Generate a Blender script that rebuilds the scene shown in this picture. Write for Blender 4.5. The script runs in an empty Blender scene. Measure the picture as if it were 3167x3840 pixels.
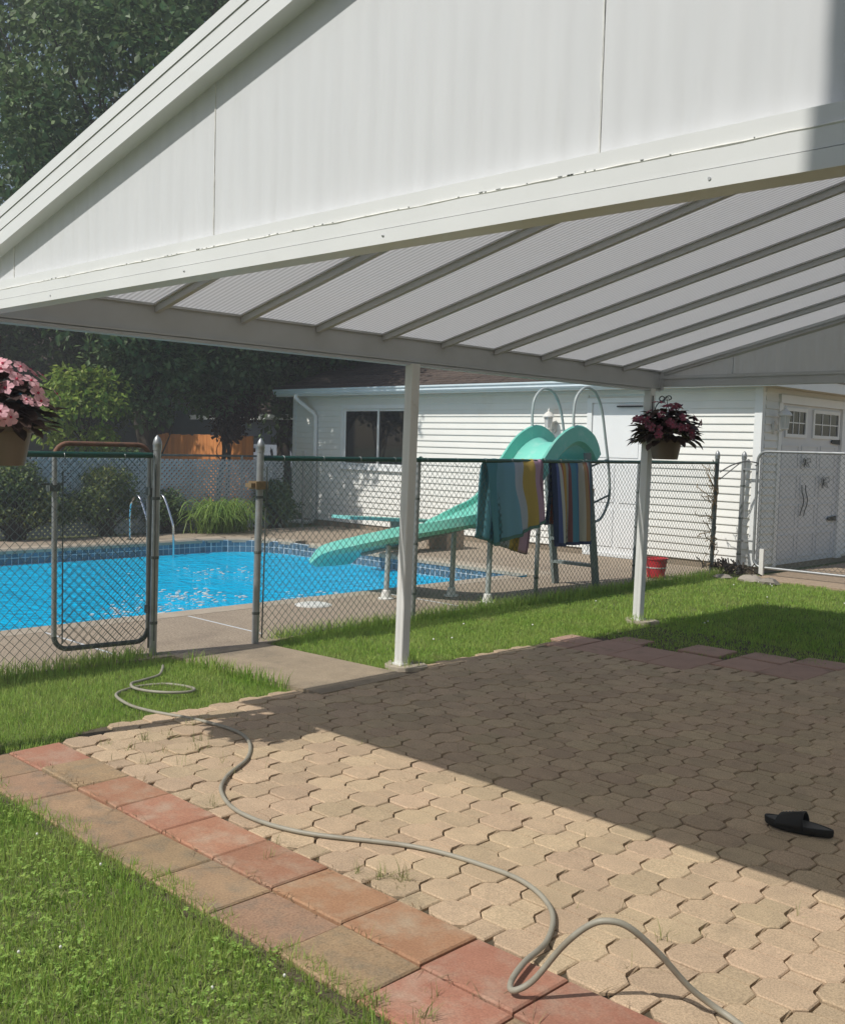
import bpy, bmesh, math, random
import numpy as np
from mathutils import Vector, Matrix

# ------------------------------------------------------------------ camera, sky, sun, exposure
sc = bpy.context.scene
COL = sc.collection
CAM_H = 1.65
YAW, PITCH, ROLL, FPX = -0.772, 0.0639, 0.027, 3870.0
_f = Vector((math.sin(YAW) * math.cos(PITCH), math.cos(YAW) * math.cos(PITCH), -math.sin(PITCH)))
_r = Vector((math.cos(YAW), -math.sin(YAW), 0))
_u = _r.cross(_f)
_r2 = _r * math.cos(ROLL) + _u * math.sin(ROLL)
_u2 = -_r * math.sin(ROLL) + _u * math.cos(ROLL)
cam_d = bpy.data.cameras.new("camera")
cam = bpy.data.objects.new("camera", cam_d)
COL.objects.link(cam)
cam.matrix_world = Matrix(((_r2.x, _u2.x, -_f.x, 0), (_r2.y, _u2.y, -_f.y, 0), (_r2.z, _u2.z, -_f.z, CAM_H), (0, 0, 0, 1)))
cam_d.sensor_fit = 'HORIZONTAL'
cam_d.sensor_width = 36
cam_d.lens = 36 * FPX / 3167
cam_d.clip_start = 0.05
cam_d.clip_end = 1000
sc.camera = cam

SUN_EL, SUN_AZ = math.radians(50.6), math.radians(12.5)
world = bpy.data.worlds.new("World")
sc.world = world
world.use_nodes = True
wn = world.node_tree.nodes
sky = wn.new('ShaderNodeTexSky')
sky.sky_type = 'NISHITA'
sky.sun_disc = False
sky.sun_elevation = SUN_EL
sky.sun_rotation = math.radians(180) + SUN_AZ
sky.air_density = 1.2
sky.dust_density = 1.5
world.node_tree.links.new(sky.outputs[0], wn['Background'].inputs[0])
wn['Background'].inputs[1].default_value = 0.095
sun_d = bpy.data.lights.new("sun", 'SUN')
sun_d.energy = 4.2
sun_d.angle = math.radians(0.53)
sun_d.color = (1.0, 0.965, 0.90)
sun = bpy.data.objects.new("sun", sun_d)
COL.objects.link(sun)
SUN_DIR = Vector((math.sin(SUN_AZ) * math.cos(SUN_EL), math.cos(SUN_AZ) * math.cos(SUN_EL), -math.sin(SUN_EL)))
sun.rotation_euler = SUN_DIR.to_track_quat('-Z', 'Y').to_euler()
sun.location = (0, -10, 20)
sc.view_settings.view_transform = 'Standard'
sc.view_settings.look = 'None'
sc.view_settings.exposure = 0.0
sc.view_settings.gamma = 1.0
sc.view_settings.use_curve_mapping = False
sc.render.engine = 'CYCLES'
sc.cycles.max_bounces = 8
sc.cycles.transparent_max_bounces = 16

rnd = random.Random(7)
nrg = np.random.default_rng(11)

# ------------------------------------------------------------------ materials
def M(name, c1, c2=None, ns=6.0, rough=0.6, bump=0.0, bs=80.0, bd=0.004, rand=0.0, island=False, hue=0.0, spec=0.4, metal=0.0,
      transl=0.0, speck=0.0, ss=260.0, dirt=None, ds=1.2, dlo=0.5, dhi=0.7, detail=4, stretch=None, island_sat=0.0):
    m = bpy.data.materials.new(name)
    m.use_nodes = True
    nt = m.node_tree
    N, L = nt.nodes, nt.links
    p = N['Principled BSDF']
    p.inputs['Roughness'].default_value = rough
    p.inputs['Metallic'].default_value = metal
    p.inputs['Specular IOR Level'].default_value = spec
    geo = N.new('ShaderNodeNewGeometry')
    pos = geo.outputs['Position']
    if stretch:
        mp = N.new('ShaderNodeMapping')
        mp.inputs['Scale'].default_value = stretch
        L.new(pos, mp.inputs[0])
        pos = mp.outputs[0]
    def noise(scale, det=detail, rgh=0.6):
        n = N.new('ShaderNodeTexNoise')
        n.inputs['Scale'].default_value = scale
        n.inputs['Detail'].default_value = det
        n.inputs['Roughness'].default_value = rgh
        L.new(pos, n.inputs['Vector'])
        return n.outputs['Fac']
    def ramp(fac, lo, hi):
        r = N.new('ShaderNodeMapRange')
        r.inputs['From Min'].default_value = lo
        r.inputs['From Max'].default_value = hi
        L.new(fac, r.inputs['Value'])
        return r.outputs[0]
    def mix(fac, a, b, mode='MIX'):
        x = N.new('ShaderNodeMix')
        x.data_type = 'RGBA'
        x.blend_type = mode
        if isinstance(fac, (int, float)):
            x.inputs['Factor'].default_value = fac
        else:
            L.new(fac, x.inputs['Factor'])
        for v, i in ((a, 6), (b, 7)):
            if isinstance(v, (tuple, list)):
                x.inputs[i].default_value = (*v[:3], 1)
            else:
                L.new(v, x.inputs[i])
        return x.outputs[2]
    col = c1
    if c2 is not None:
        col = mix(ramp(noise(ns), 0.32, 0.68), c1, c2)
    if dirt is not None:
        col = mix(ramp(noise(ds, 6, 0.65), dlo, dhi), col, dirt)
    if speck:
        s = ramp(noise(ss, 2), 0.3, 0.7)
        sp = N.new('ShaderNodeMapRange')
        sp.inputs['To Min'].default_value = 1 - speck
        sp.inputs['To Max'].default_value = 1 + speck
        L.new(s, sp.inputs['Value'])
        cmb = N.new('ShaderNodeCombineColor')
        for i in range(3):
            L.new(sp.outputs[0], cmb.inputs[i])
        col = mix(1.0, col, cmb.outputs[0], 'MULTIPLY')
    if rand or hue:
        if island:
            rv = geo.outputs['Random Per Island']
        else:
            rv = N.new('ShaderNodeObjectInfo').outputs['Random']
        h = N.new('ShaderNodeHueSaturation')
        v = N.new('ShaderNodeMapRange')
        v.inputs['To Min'].default_value = 1 - rand
        v.inputs['To Max'].default_value = 1 + rand
        L.new(rv, v.inputs['Value'])
        L.new(v.outputs[0], h.inputs['Value'])
        if hue:
            wv = N.new('ShaderNodeTexWhiteNoise')
            wv.noise_dimensions = '1D'
            L.new(rv, wv.inputs['W'])
            hv = N.new('ShaderNodeMapRange')
            hv.inputs['To Min'].default_value = 0.5 - hue
            hv.inputs['To Max'].default_value = 0.5 + hue
            L.new(wv.outputs['Value'], hv.inputs['Value'])
            L.new(hv.outputs[0], h.inputs['Hue'])
        if isinstance(col, (tuple, list)):
            h.inputs['Color'].default_value = (*col[:3], 1)
        else:
            L.new(col, h.inputs['Color'])
        col = h.outputs[0]
    if isinstance(col, (tuple, list)):
        p.inputs['Base Color'].default_value = (*col[:3], 1)
    else:
        L.new(col, p.inputs['Base Color'])
    if bump:
        b = N.new('ShaderNodeBump')
        b.inputs['Strength'].default_value = bump
        b.inputs['Distance'].default_value = bd
        L.new(noise(bs, 4), b.inputs['Height'])
        L.new(b.outputs[0], p.inputs['Normal'])
    if transl:
        t = N.new('ShaderNodeBsdfTranslucent')
        if isinstance(col, (tuple, list)):
            t.inputs[0].default_value = (*col[:3], 1)
        else:
            L.new(col, t.inputs[0])
        ms = N.new('ShaderNodeMixShader')
        ms.inputs[0].default_value = transl
        L.new(p.outputs[0], ms.inputs[1])
        L.new(t.outputs[0], ms.inputs[2])
        L.new(ms.outputs[0], N['Material Output'].inputs[0])
    return m

def wave_bump(m, axis, period, strength, dist=0.003, color=None, power=None):
    """adds ribs: a wave along one axis of the world as relief"""
    nt = m.node_tree
    N, L = nt.nodes, nt.links
    p = N['Principled BSDF']
    geo = N.new('ShaderNodeNewGeometry')
    w = N.new('ShaderNodeTexWave')
    w.wave_type = 'BANDS'
    w.bands_direction = axis
    w.inputs['Scale'].default_value = 0.314159 / period
    w.inputs['Distortion'].default_value = 0.0
    L.new(geo.outputs['Position'], w.inputs['Vector'])
    b = N.new('ShaderNodeBump')
    b.inputs['Strength'].default_value = strength
    b.inputs['Distance'].default_value = dist
    L.new(w.outputs['Fac'], b.inputs['Height'])
    L.new(b.outputs[0], p.inputs['Normal'])
    return w

MT = {}
MT['vinyl'] = M('white_vinyl', (0.74, 0.75, 0.74), (0.70, 0.71, 0.70), 3, 0.38, dirt=(0.60, 0.60, 0.57), ds=2.5, dlo=0.6, dhi=0.85)
MT['post'] = M('white_post_paint', (0.72, 0.72, 0.70), (0.68, 0.68, 0.66), 5, 0.4, dirt=(0.5, 0.48, 0.42), ds=6, dlo=0.62, dhi=0.8)
MT['gable'] = M('gable_panel_skin', (0.65, 0.66, 0.67), (0.615, 0.625, 0.635), 2.5, 0.45, stretch=(5, 5, 0.7), dirt=(0.57, 0.575, 0.57), ds=3.0, dlo=0.58, dhi=0.85)
wave_bump(MT['gable'], 'X', 0.078, 0.5, 0.006)
MT['caulk'] = M('caulk', (0.85, 0.84, 0.79), (0.6, 0.6, 0.56), 18, 0.6)
MT['alum'] = M('grey_aluminium', (0.52, 0.535, 0.55), (0.475, 0.49, 0.505), 4, 0.5, spec=0.4)
MT['siding'] = M('vinyl_siding', (0.80, 0.795, 0.75), (0.76, 0.755, 0.715), 2, 0.5, dirt=(0.66, 0.64, 0.57), ds=1.4, dlo=0.6, dhi=0.85, rand=0.02)
MT['trim'] = M('white_trim', (0.80, 0.81, 0.80), (0.76, 0.77, 0.76), 4, 0.4)
MT['gutter'] = M('gutter_metal', (0.68, 0.76, 0.80), (0.62, 0.70, 0.74), 4, 0.3, spec=0.5)
MT['shingle'] = M('brown_shingle', (0.115, 0.085, 0.068), (0.07, 0.055, 0.048), 9, 0.9, bump=0.5, bs=200, rand=0.2, speck=0.3, ss=150)
MT['foundation'] = M('foundation_concrete', (0.33, 0.26, 0.19), (0.26, 0.21, 0.16), 5, 0.9, bump=0.4, bs=50)
MT['glass_dark'] = M('dark_window_glass', (0.015, 0.016, 0.018), None, rough=0.04, spec=0.7)
MT['paver'] = M('tan_paver', (0.49, 0.365, 0.24), (0.42, 0.315, 0.21), 9, 0.9, bump=0.45, bs=210, bd=0.003, rand=0.11, hue=0.007, speck=0.27, ss=170,
                dirt=(0.31, 0.24, 0.16), ds=2.6, dlo=0.60, dhi=0.80)
MT['paver_far'] = M('tan_paver_far', (0.49, 0.365, 0.24), (0.42, 0.315, 0.21), 9, 0.9, bump=0.6, bs=180, bd=0.003, rand=0.10, hue=0.006, island=True, speck=0.24, ss=140,
                    dirt=(0.31, 0.24, 0.16), ds=2.6, dlo=0.60, dhi=0.80)
MT['joint'] = M('paver_joint_sand', (0.12, 0.095, 0.06), (0.075, 0.06, 0.04), 20, 1.0)
MT['slab_red'] = M('red_slab', (0.385, 0.20, 0.122), (0.335, 0.165, 0.10), 5, 0.85, bump=0.35, bs=260, bd=0.002, rand=0.10, hue=0.012, speck=0.16, ss=130,
                   dirt=(0.40, 0.28, 0.195), ds=5.5, dlo=0.46, dhi=0.68)
MT['slab_old'] = M('weathered_slab', (0.37, 0.245, 0.15), (0.30, 0.195, 0.12), 6, 0.9, bump=0.45, bs=260, bd=0.002, rand=0.12, hue=0.012, speck=0.22, ss=120,
                   dirt=(0.235, 0.18, 0.125), ds=9, dlo=0.46, dhi=0.70)
MT['slab_shade'] = M('rose_slab', (0.42, 0.27, 0.205), (0.37, 0.235, 0.18), 5, 0.9, bump=0.4, bs=200, rand=0.1, speck=0.1, dirt=(0.25, 0.18, 0.13), ds=4, dlo=0.55, dhi=0.7)
MT['deck'] = M('exposed_aggregate', (0.36, 0.29, 0.215), (0.30, 0.24, 0.18), 3, 0.9, bump=0.8, bs=90, bd=0.006, speck=0.36, ss=60, dirt=(0.21, 0.165, 0.125), ds=0.9, dlo=0.56, dhi=0.74)
MT['coping'] = M('coping_concrete', (0.43, 0.36, 0.28), (0.36, 0.30, 0.23), 6, 0.85, bump=0.3, bs=60, rand=0.07, speck=0.12, ss=120)
MT['path'] = M('path_concrete', (0.36, 0.285, 0.20), (0.29, 0.23, 0.16), 4, 0.9, bump=0.4, bs=90, speck=0.2, ss=120, dirt=(0.22, 0.18, 0.13), ds=2.2, dlo=0.5, dhi=0.68)
MT['footing'] = M('footing_concrete', (0.44, 0.38, 0.30), (0.36, 0.31, 0.24), 12, 0.9, bump=0.5, bs=60)
MT['ground'] = M('soil_and_turf', (0.13, 0.17, 0.05), (0.15, 0.145, 0.07), 9, 1.0, bump=0.6, bs=60, bd=0.02, dirt=(0.09, 0.075, 0.045), ds=0.7, dlo=0.58, dhi=0.75)
MT['grass'] = M('grass_blade', (0.295, 0.45, 0.085), (0.40, 0.51, 0.14), 2.2, 0.55, rand=0.35, hue=0.02, island=True, transl=0.48, spec=0.2,
                dirt=(0.40, 0.40, 0.18), ds=1.9, dlo=0.58, dhi=0.78)
MT['clover'] = M('clover_leaf', (0.26, 0.41, 0.085), (0.33, 0.46, 0.115), 4, 0.65, rand=0.3, hue=0.015, island=True, transl=0.35, spec=0.15)
MT['clover_flower'] = M('clover_flower', (0.75, 0.74, 0.68), rough=0.8)
MT['dry'] = M('dry_stalk', (0.30, 0.21, 0.11), (0.20, 0.14, 0.08), 20, 0.9, rand=0.2, island=True)
MT['weed'] = M('weed_blade', (0.20, 0.25, 0.075), (0.28, 0.27, 0.11), 8, 0.7, rand=0.3, hue=0.02, island=True, transl=0.25)
MT['leaf_dark'] = M('dark_tree_leaf', (0.075, 0.125, 0.05), (0.115, 0.17, 0.065), 0.6, 0.5, rand=0.4, hue=0.02, island=True, transl=0.3, spec=0.35)
MT['leaf_mid'] = M('mid_tree_leaf', (0.08, 0.13, 0.045), (0.10, 0.16, 0.055), 0.8, 0.5, rand=0.4, hue=0.02, island=True, transl=0.3, spec=0.35)
MT['leaf_lime'] = M('lime_tree_leaf', (0.25, 0.33, 0.06), (0.19, 0.27, 0.055), 1.5, 0.5, rand=0.35, hue=0.02, island=True, transl=0.4, spec=0.3)
MT['leaf_shrub'] = M('shrub_leaf', (0.09, 0.14, 0.04), (0.17, 0.19, 0.055), 1.3, 0.5, rand=0.4, hue=0.02, island=True, transl=0.3)
MT['leaf_copper'] = M('copper_leaf', (0.05, 0.022, 0.016), (0.07, 0.03, 0.02), 2, 0.5, rand=0.4, island=True, transl=0.25)
MT['lily'] = M('daylily_blade', (0.23, 0.34, 0.075), (0.18, 0.28, 0.06), 3, 0.5, rand=0.3, hue=0.015, island=True, transl=0.35)
MT['bark'] = M('bark', (0.07, 0.055, 0.042), (0.045, 0.036, 0.03), 14, 0.95, bump=0.8, bs=30, bd=0.02)
MT['galv'] = M('galvanised_pipe', (0.36, 0.37, 0.37), (0.28, 0.29, 0.29), 12, 0.42, spec=0.5, metal=0.55)
MT['galv_black'] = M('dark_painted_pipe', (0.06, 0.075, 0.07), (0.10, 0.11, 0.10), 15, 0.5)
MT['green'] = M('green_pipe', (0.012, 0.075, 0.052), (0.02, 0.06, 0.045), 8, 0.4)
MT['mesh'] = M('chain_wire', (0.16, 0.19, 0.17), (0.09, 0.115, 0.10), 3, 0.45, metal=0.4)
MT['mesh_green'] = M('green_chain_wire', (0.06, 0.10, 0.08), (0.10, 0.13, 0.11), 3, 0.4, metal=0.2)
MT['rust'] = M('rusty_pipe', (0.20, 0.10, 0.06), (0.12, 0.07, 0.05), 14, 0.8)
MT['brass'] = M('aged_brass', (0.30, 0.21, 0.11), (0.20, 0.14, 0.08), 20, 0.5, metal=0.4)
MT['chrome'] = M('stainless_tube', (0.70, 0.72, 0.73), None, rough=0.12, metal=1.0)
MT['black'] = M('black_iron', (0.015, 0.015, 0.015), None, rough=0.5)
MT['dark_iron'] = M('dark_scroll_iron', (0.07, 0.07, 0.07), (0.10, 0.10, 0.10), 30, 0.6)
MT['slide'] = M('turquoise_fibreglass', (0.22, 0.64, 0.52), (0.19, 0.59, 0.48), 2.5, 0.42, spec=0.4, dirt=(0.32, 0.66, 0.56), ds=7)
MT['slide_under'] = M('slide_frame_grey', (0.30, 0.31, 0.30), (0.24, 0.25, 0.24), 5, 0.5)
MT['slide_leg'] = M('slide_leg_paint', (0.42, 0.46, 0.45), (0.36, 0.40, 0.39), 6, 0.45)
MT['ladder'] = M('ladder_grey', (0.22, 0.25, 0.24), (0.18, 0.21, 0.20), 6, 0.5)
MT['white_plastic'] = M('white_plastic', (0.72, 0.71, 0.67), (0.66, 0.65, 0.61), 6, 0.5)
MT['board'] = M('diving_board_skin', (0.24, 0.55, 0.47), (0.20, 0.48, 0.42), 8, 0.7)
MT['red'] = M('red_bucket_plastic', (0.55, 0.03, 0.045), (0.48, 0.03, 0.04), 5, 0.4)
MT['hose'] = M('grey_hose', (0.33, 0.31, 0.25), (0.28, 0.26, 0.21), 9, 0.5, dirt=(0.24, 0.21, 0.16), ds=9, dlo=0.55, dhi=0.7)
MT['sandal'] = M('black_foam', (0.012, 0.012, 0.012), (0.02, 0.019, 0.018), 9, 0.65)
MT['sandal_top'] = M('worn_footbed', (0.085, 0.082, 0.08), (0.11, 0.105, 0.10), 9, 0.8)
MT['stud'] = M('sandal_stud', (0.8, 0.75, 0.65), None, rough=0.25, metal=0.8)
MT['pot'] = M('plastic_pot', (0.20, 0.155, 0.12), (0.17, 0.13, 0.10), 5, 0.45)
MT['imp_leaf'] = M('purple_green_leaf', (0.06, 0.042, 0.034), (0.085, 0.05, 0.045), 6, 0.45, rand=0.35, transl=0.15)
MT['petal_pink'] = M('pink_petal', (0.84, 0.46, 0.52), (0.88, 0.56, 0.60), 12, 0.6, rand=0.12, transl=0.35)
MT['petal_dark'] = M('wine_petal', (0.22, 0.06, 0.10), (0.30, 0.09, 0.13), 12, 0.6, rand=0.25, transl=0.3)
MT['flower_eye'] = M('flower_eye', (0.5, 0.04, 0.09), None, rough=0.6)
MT['lattice'] = M('grey_lattice', (0.40, 0.42, 0.43), (0.33, 0.35, 0.36), 3, 0.7)
MT['orange'] = M('orange_fence_board', (0.62, 0.25, 0.075), (0.52, 0.19, 0.06), 3, 0.8, rand=0.15, stretch=(6, 6, 0.7), bump=0.3)
MT['blue_siding'] = M('blue_grey_siding', (0.26, 0.30, 0.36), (0.23, 0.27, 0.33), 2, 0.6, rand=0.03)
MT['house'] = M('house_siding', (0.62, 0.61, 0.57), (0.58, 0.57, 0.53), 3, 0.6)
MT['shell'] = M('pool_shell', (0.03, 0.66, 0.92), (0.025, 0.58, 0.88), 1.0, 0.7)
MT['tile'] = M('waterline_tile', (0.075, 0.13, 0.185), (0.11, 0.18, 0.235), 9, 0.18, spec=0.5, rand=0.3)
MT['grout'] = M('tile_grout', (0.55, 0.58, 0.60), None, rough=0.8)
MT['stone'] = M('edging_stone', (0.33, 0.29, 0.24), (0.25, 0.22, 0.18), 9, 0.9, bump=0.5, bs=40, rand=0.15)
MT['door_white'] = M('door_paint', (0.80, 0.81, 0.81), (0.77, 0.78, 0.78), 4, 0.35)
MT['gdoor'] = M('garage_door_paint', (0.66, 0.67, 0.68), (0.62, 0.63, 0.64), 4, 0.4)
MT['lamp_glass'] = M('lamp_glass', (0.55, 0.55, 0.53), None, rough=0.1, spec=0.6)
MT['drive'] = M('driveway_paver', (0.40, 0.30, 0.21), (0.33, 0.25, 0.17), 12, 0.9, bump=0.4, bs=60, speck=0.2, ss=40)
MT['soffit'] = M('tan_soffit', (0.50, 0.45, 0.33), (0.46, 0.41, 0.30), 4, 0.6)

# translucent twin-wall roof sheet
def make_roof_mat():
    m = M('twinwall_roof_sheet', (0.62, 0.60, 0.58), None, rough=0.4, spec=0.35)
    nt = m.node_tree; N, L = nt.nodes, nt.links
    p = N['Principled BSDF']
    w = wave_bump(m, 'Y', 0.034, 0.7, 0.003)
    mr = N.new('ShaderNodeMapRange'); mr.inputs['To Min'].default_value = 0.58; mr.inputs['To Max'].default_value = 0.88
    L.new(w.outputs['Fac'], mr.inputs['Value'])
    cc = N.new('ShaderNodeCombineColor')
    L.new(mr.outputs[0], cc.inputs[0]); L.new(mr.outputs[0], cc.inputs[1]); L.new(mr.outputs[0], cc.inputs[2])
    t = N.new('ShaderNodeBsdfTranslucent'); L.new(cc.outputs[0], t.inputs[0])
    ms = N.new('ShaderNodeMixShader'); ms.inputs[0].default_value = 0.69
    L.new(p.outputs[0], ms.inputs[1]); L.new(t.outputs[0], ms.inputs[2])
    L.new(ms.outputs[0], N['Material Output'].inputs[0])
    return m
MT['roof_sheet'] = make_roof_mat()

def make_water():
    m = bpy.data.materials.new('pool_water'); m.use_nodes = True
    nt = m.node_tree; N, L = nt.nodes, nt.links
    N.remove(N['Principled BSDF'])
    geo = N.new('ShaderNodeNewGeometry')
    n1 = N.new('ShaderNodeTexNoise'); n1.inputs['Scale'].default_value = 2.2; n1.inputs['Detail'].default_value = 4; n1.inputs['Distortion'].default_value = 0.6
    n2 = N.new('ShaderNodeTexNoise'); n2.inputs['Scale'].default_value = 9.0; n2.inputs['Detail'].default_value = 2
    L.new(geo.outputs['Position'], n1.inputs['Vector']); L.new(geo.outputs['Position'], n2.inputs['Vector'])
    ad = N.new('ShaderNodeMath'); ad.operation = 'MULTIPLY_ADD'; ad.inputs[1].default_value = 0.35
    L.new(n2.outputs['Fac'], ad.inputs[0]); L.new(n1.outputs['Fac'], ad.inputs[2])
    b = N.new('ShaderNodeBump'); b.inputs['Strength'].default_value = 0.8; b.inputs['Distance'].default_value = 0.12
    L.new(ad.outputs[0], b.inputs['Height'])
    fr = N.new('ShaderNodeFresnel'); fr.inputs['IOR'].default_value = 1.33
    L.new(b.outputs[0], fr.inputs['Normal'])
    gl = N.new('ShaderNodeBsdfGlossy'); gl.inputs['Roughness'].default_value = 0.03
    L.new(b.outputs[0], gl.inputs['Normal'])
    df = N.new('ShaderNodeBsdfDiffuse'); df.inputs['Color'].default_value = (0.0, 0.60, 0.95, 1)
    L.new(b.outputs[0], df.inputs['Normal'])
    tr = N.new('ShaderNodeBsdfTransparent'); tr.inputs['Color'].default_value = (0.45, 0.86, 1.0, 1)
    body = N.new('ShaderNodeMixShader'); body.inputs[0].default_value = 0.32
    L.new(df.outputs[0], body.inputs[1]); L.new(tr.outputs[0], body.inputs[2])
    ms = N.new('ShaderNodeMixShader')
    fm = N.new('ShaderNodeMath'); fm.operation = 'MULTIPLY'; fm.inputs[1].default_value = 0.65; L.new(fr.outputs[0], fm.inputs[0])
    L.new(fm.outputs[0], ms.inputs[0]); L.new(body.outputs[0], ms.inputs[1]); L.new(gl.outputs[0], ms.inputs[2])
    L.new(ms.outputs[0], N['Material Output'].inputs[0])
    return m
MT['water'] = make_water()

# ------------------------------------------------------------------ mesh helpers
ORI = {}
def origin(o):
    return ORI.get(o, Vector((0, 0, 0)))

class MB:
    """collects shapes in world coordinates; build() links them as one mesh object under a parent"""
    def __init__(self):
        self.v = []; self.f = []; self.mi = []
    def add(self, vs, fs, mi=0):
        n = len(self.v)
        self.v.extend([tuple(a) for a in vs])
        self.f.extend([tuple(i + n for i in q) for q in fs])
        self.mi.extend([mi] * len(fs))
        return self
    def box(self, x0, x1, y0, y1, z0, z1, mi=0):
        vs = [(x0, y0, z0), (x1, y0, z0), (x1, y1, z0), (x0, y1, z0), (x0, y0, z1), (x1, y0, z1), (x1, y1, z1), (x0, y1, z1)]
        return self.add(vs, [(3, 2, 1, 0), (4, 5, 6, 7), (0, 1, 5, 4), (1, 2, 6, 5), (2, 3, 7, 6), (3, 0, 4, 7)], mi)
    def cbox(self, x0, x1, y0, y1, z0, z1, c=0.004, mi=0):
        """box with chamfered upper edges"""
        vs = [(x0, y0, z0), (x1, y0, z0), (x1, y1, z0), (x0, y1, z0), (x0, y0, z1 - c), (x1, y0, z1 - c), (x1, y1, z1 - c), (x0, y1, z1 - c),
              (x0 + c, y0 + c, z1), (x1 - c, y0 + c, z1), (x1 - c, y1 - c, z1), (x0 + c, y1 - c, z1)]
        fs = [(3, 2, 1, 0), (0, 1, 5, 4), (1, 2, 6, 5), (2, 3, 7, 6), (3, 0, 4, 7), (4, 5, 9, 8), (5, 6, 10, 9), (6, 7, 11, 10), (7, 4, 8, 11), (8, 9, 10, 11)]
        return self.add(vs, fs, mi)
    def prism(self, poly, ext, mi=0):
        """polygon of 3-D points swept by the vector ext"""
        e = Vector(ext); n = len(poly)
        a = [Vector(p) for p in poly]
        vs = a + [p + e for p in a]
        fs = [tuple(range(n))[::-1], tuple(range(n, 2 * n))] + [(i, (i + 1) % n, n + (i + 1) % n, n + i) for i in range(n)]
        return self.add(vs, fs, mi)
    def tube(self, pts, r, n=8, cap=True, closed=False, mi=0, flat=None):
        pts = [Vector(p) for p in pts]
        k = len(pts)
        rs = r if isinstance(r, (list, tuple)) else [r] * k
        vs = []; fs = []
        prev = None
        for i, p in enumerate(pts):
            if closed:
                t = (pts[(i + 1) % k] - pts[i - 1])
            else:
                t = (pts[min(i + 1, k - 1)] - pts[max(i - 1, 0)])
            if t.length < 1e-9:
                t = Vector((0, 0, 1))
            t.normalize()
            if prev is None:
                a = t.cross(Vector((0, 0, 1)))
                if a.length < 1e-3:
                    a = t.cross(Vector((1, 0, 0)))
            else:
                a = prev - t * prev.dot(t)
                if a.length < 1e-6:
                    a = t.cross(Vector((0.3, 1, 0.2)))
            a.normalize(); prev = a
            b = t.cross(a)
            for j in range(n):
                th = 2 * math.pi * j / n
                vs.append(p + (a * math.cos(th) + b * math.sin(th)) * rs[i])
        m = k if closed else k - 1
        for i in range(m):
            for j in range(n):
                a0 = i * n + j; a1 = i * n + (j + 1) % n
                b0 = ((i + 1) % k) * n + j; b1 = ((i + 1) % k) * n + (j + 1) % n
                fs.append((a0, a1, b1, b0))
        if cap and not closed:
            fs.append(tuple(range(n))[::-1]); fs.append(tuple(range((k - 1) * n, k * n)))
        return self.add(vs, fs, mi)
    def lathe(self, prof, c, n=16, mi=0, axis='Z'):
        """prof: (radius, height) pairs around a vertical axis at c"""
        vs = []; fs = []
        for r, h in prof:
            for j in range(n):
                th = 2 * math.pi * j / n
                vs.append((c[0] + r * math.cos(th), c[1] + r * math.sin(th), c[2] + h))
        for i in range(len(prof) - 1):
            for j in range(n):
                a = i * n + j; b = i * n + (j + 1) % n
                fs.append((a, b, b + n, a + n))
        fs.append(tuple(range(n))[::-1]); fs.append(tuple(range((len(prof) - 1) * n, len(prof) * n)))
        return self.add(vs, fs, mi)
    def grid(self, P, mi=0):
        """P: rows of points"""
        h = len(P); w = len(P[0])
        vs = [p for row in P for p in row]
        fs = [(i * w + j, i * w + j + 1, (i + 1) * w + j + 1, (i + 1) * w + j) for i in range(h - 1) for j in range(w - 1)]
        return self.add(vs, fs, mi)
    def build(self, name, mat, parent=None, smooth=False, kind=None):
        me = bpy.data.meshes.new(name)
        o0 = origin(parent) if parent is not None else Vector((0, 0, 0))
        me.from_pydata([(a[0] - o0.x, a[1] - o0.y, a[2] - o0.z) for a in self.v], [], self.f)
        for m in (mat if isinstance(mat, (list, tuple)) else [mat]):
            me.materials.append(MT[m] if isinstance(m, str) else m)
        if any(self.mi):
            me.polygons.foreach_set('material_index', self.mi)
        if smooth:
            me.polygons.foreach_set('use_smooth', [True] * len(me.polygons))
            if smooth == 'auto':
                me.set_sharp_from_angle(angle=math.radians(40))
        me.update()
        o = bpy.data.objects.new(name, me)
        COL.objects.link(o)
        if parent is not None:
            o.parent = parent
            ORI[o] = o0
        if kind:
            o['kind'] = kind
        return o

def shared(name, me, parent, loc, rot=None):
    """one more object on existing mesh data, placed at a world position below its parent"""
    o = bpy.data.objects.new(name, me)
    COL.objects.link(o)
    o.parent = parent
    o0 = origin(parent)
    o.location = (loc[0] - o0.x, loc[1] - o0.y, loc[2] - o0.z)
    if rot is not None:
        o.rotation_euler = rot
    ORI[o] = Vector(loc)
    return o

def local_mesh(name, mb, mat, smooth=False):
    me = bpy.data.meshes.new(name)
    me.from_pydata(mb.v, [], mb.f)
    for m in (mat if isinstance(mat, (list, tuple)) else [mat]):
        me.materials.append(MT[m])
    if any(mb.mi):
        me.polygons.foreach_set('material_index', mb.mi)
    if smooth:
        me.polygons.foreach_set('use_smooth', [True] * len(me.polygons))
    me.update()
    return me

def thing(name, label, cat, loc=(0, 0, 0), group=None):
    o = bpy.data.objects.new(name, None)
    COL.objects.link(o)
    o.location = loc
    ORI[o] = Vector(loc)
    tag(o, label, cat, group)
    return o

def tag(o, label, cat, group=None):
    o['label'] = label
    o['category'] = cat
    if group:
        o['group'] = group
    return o

def structure(o):
    o['kind'] = 'structure'
    return o

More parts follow.
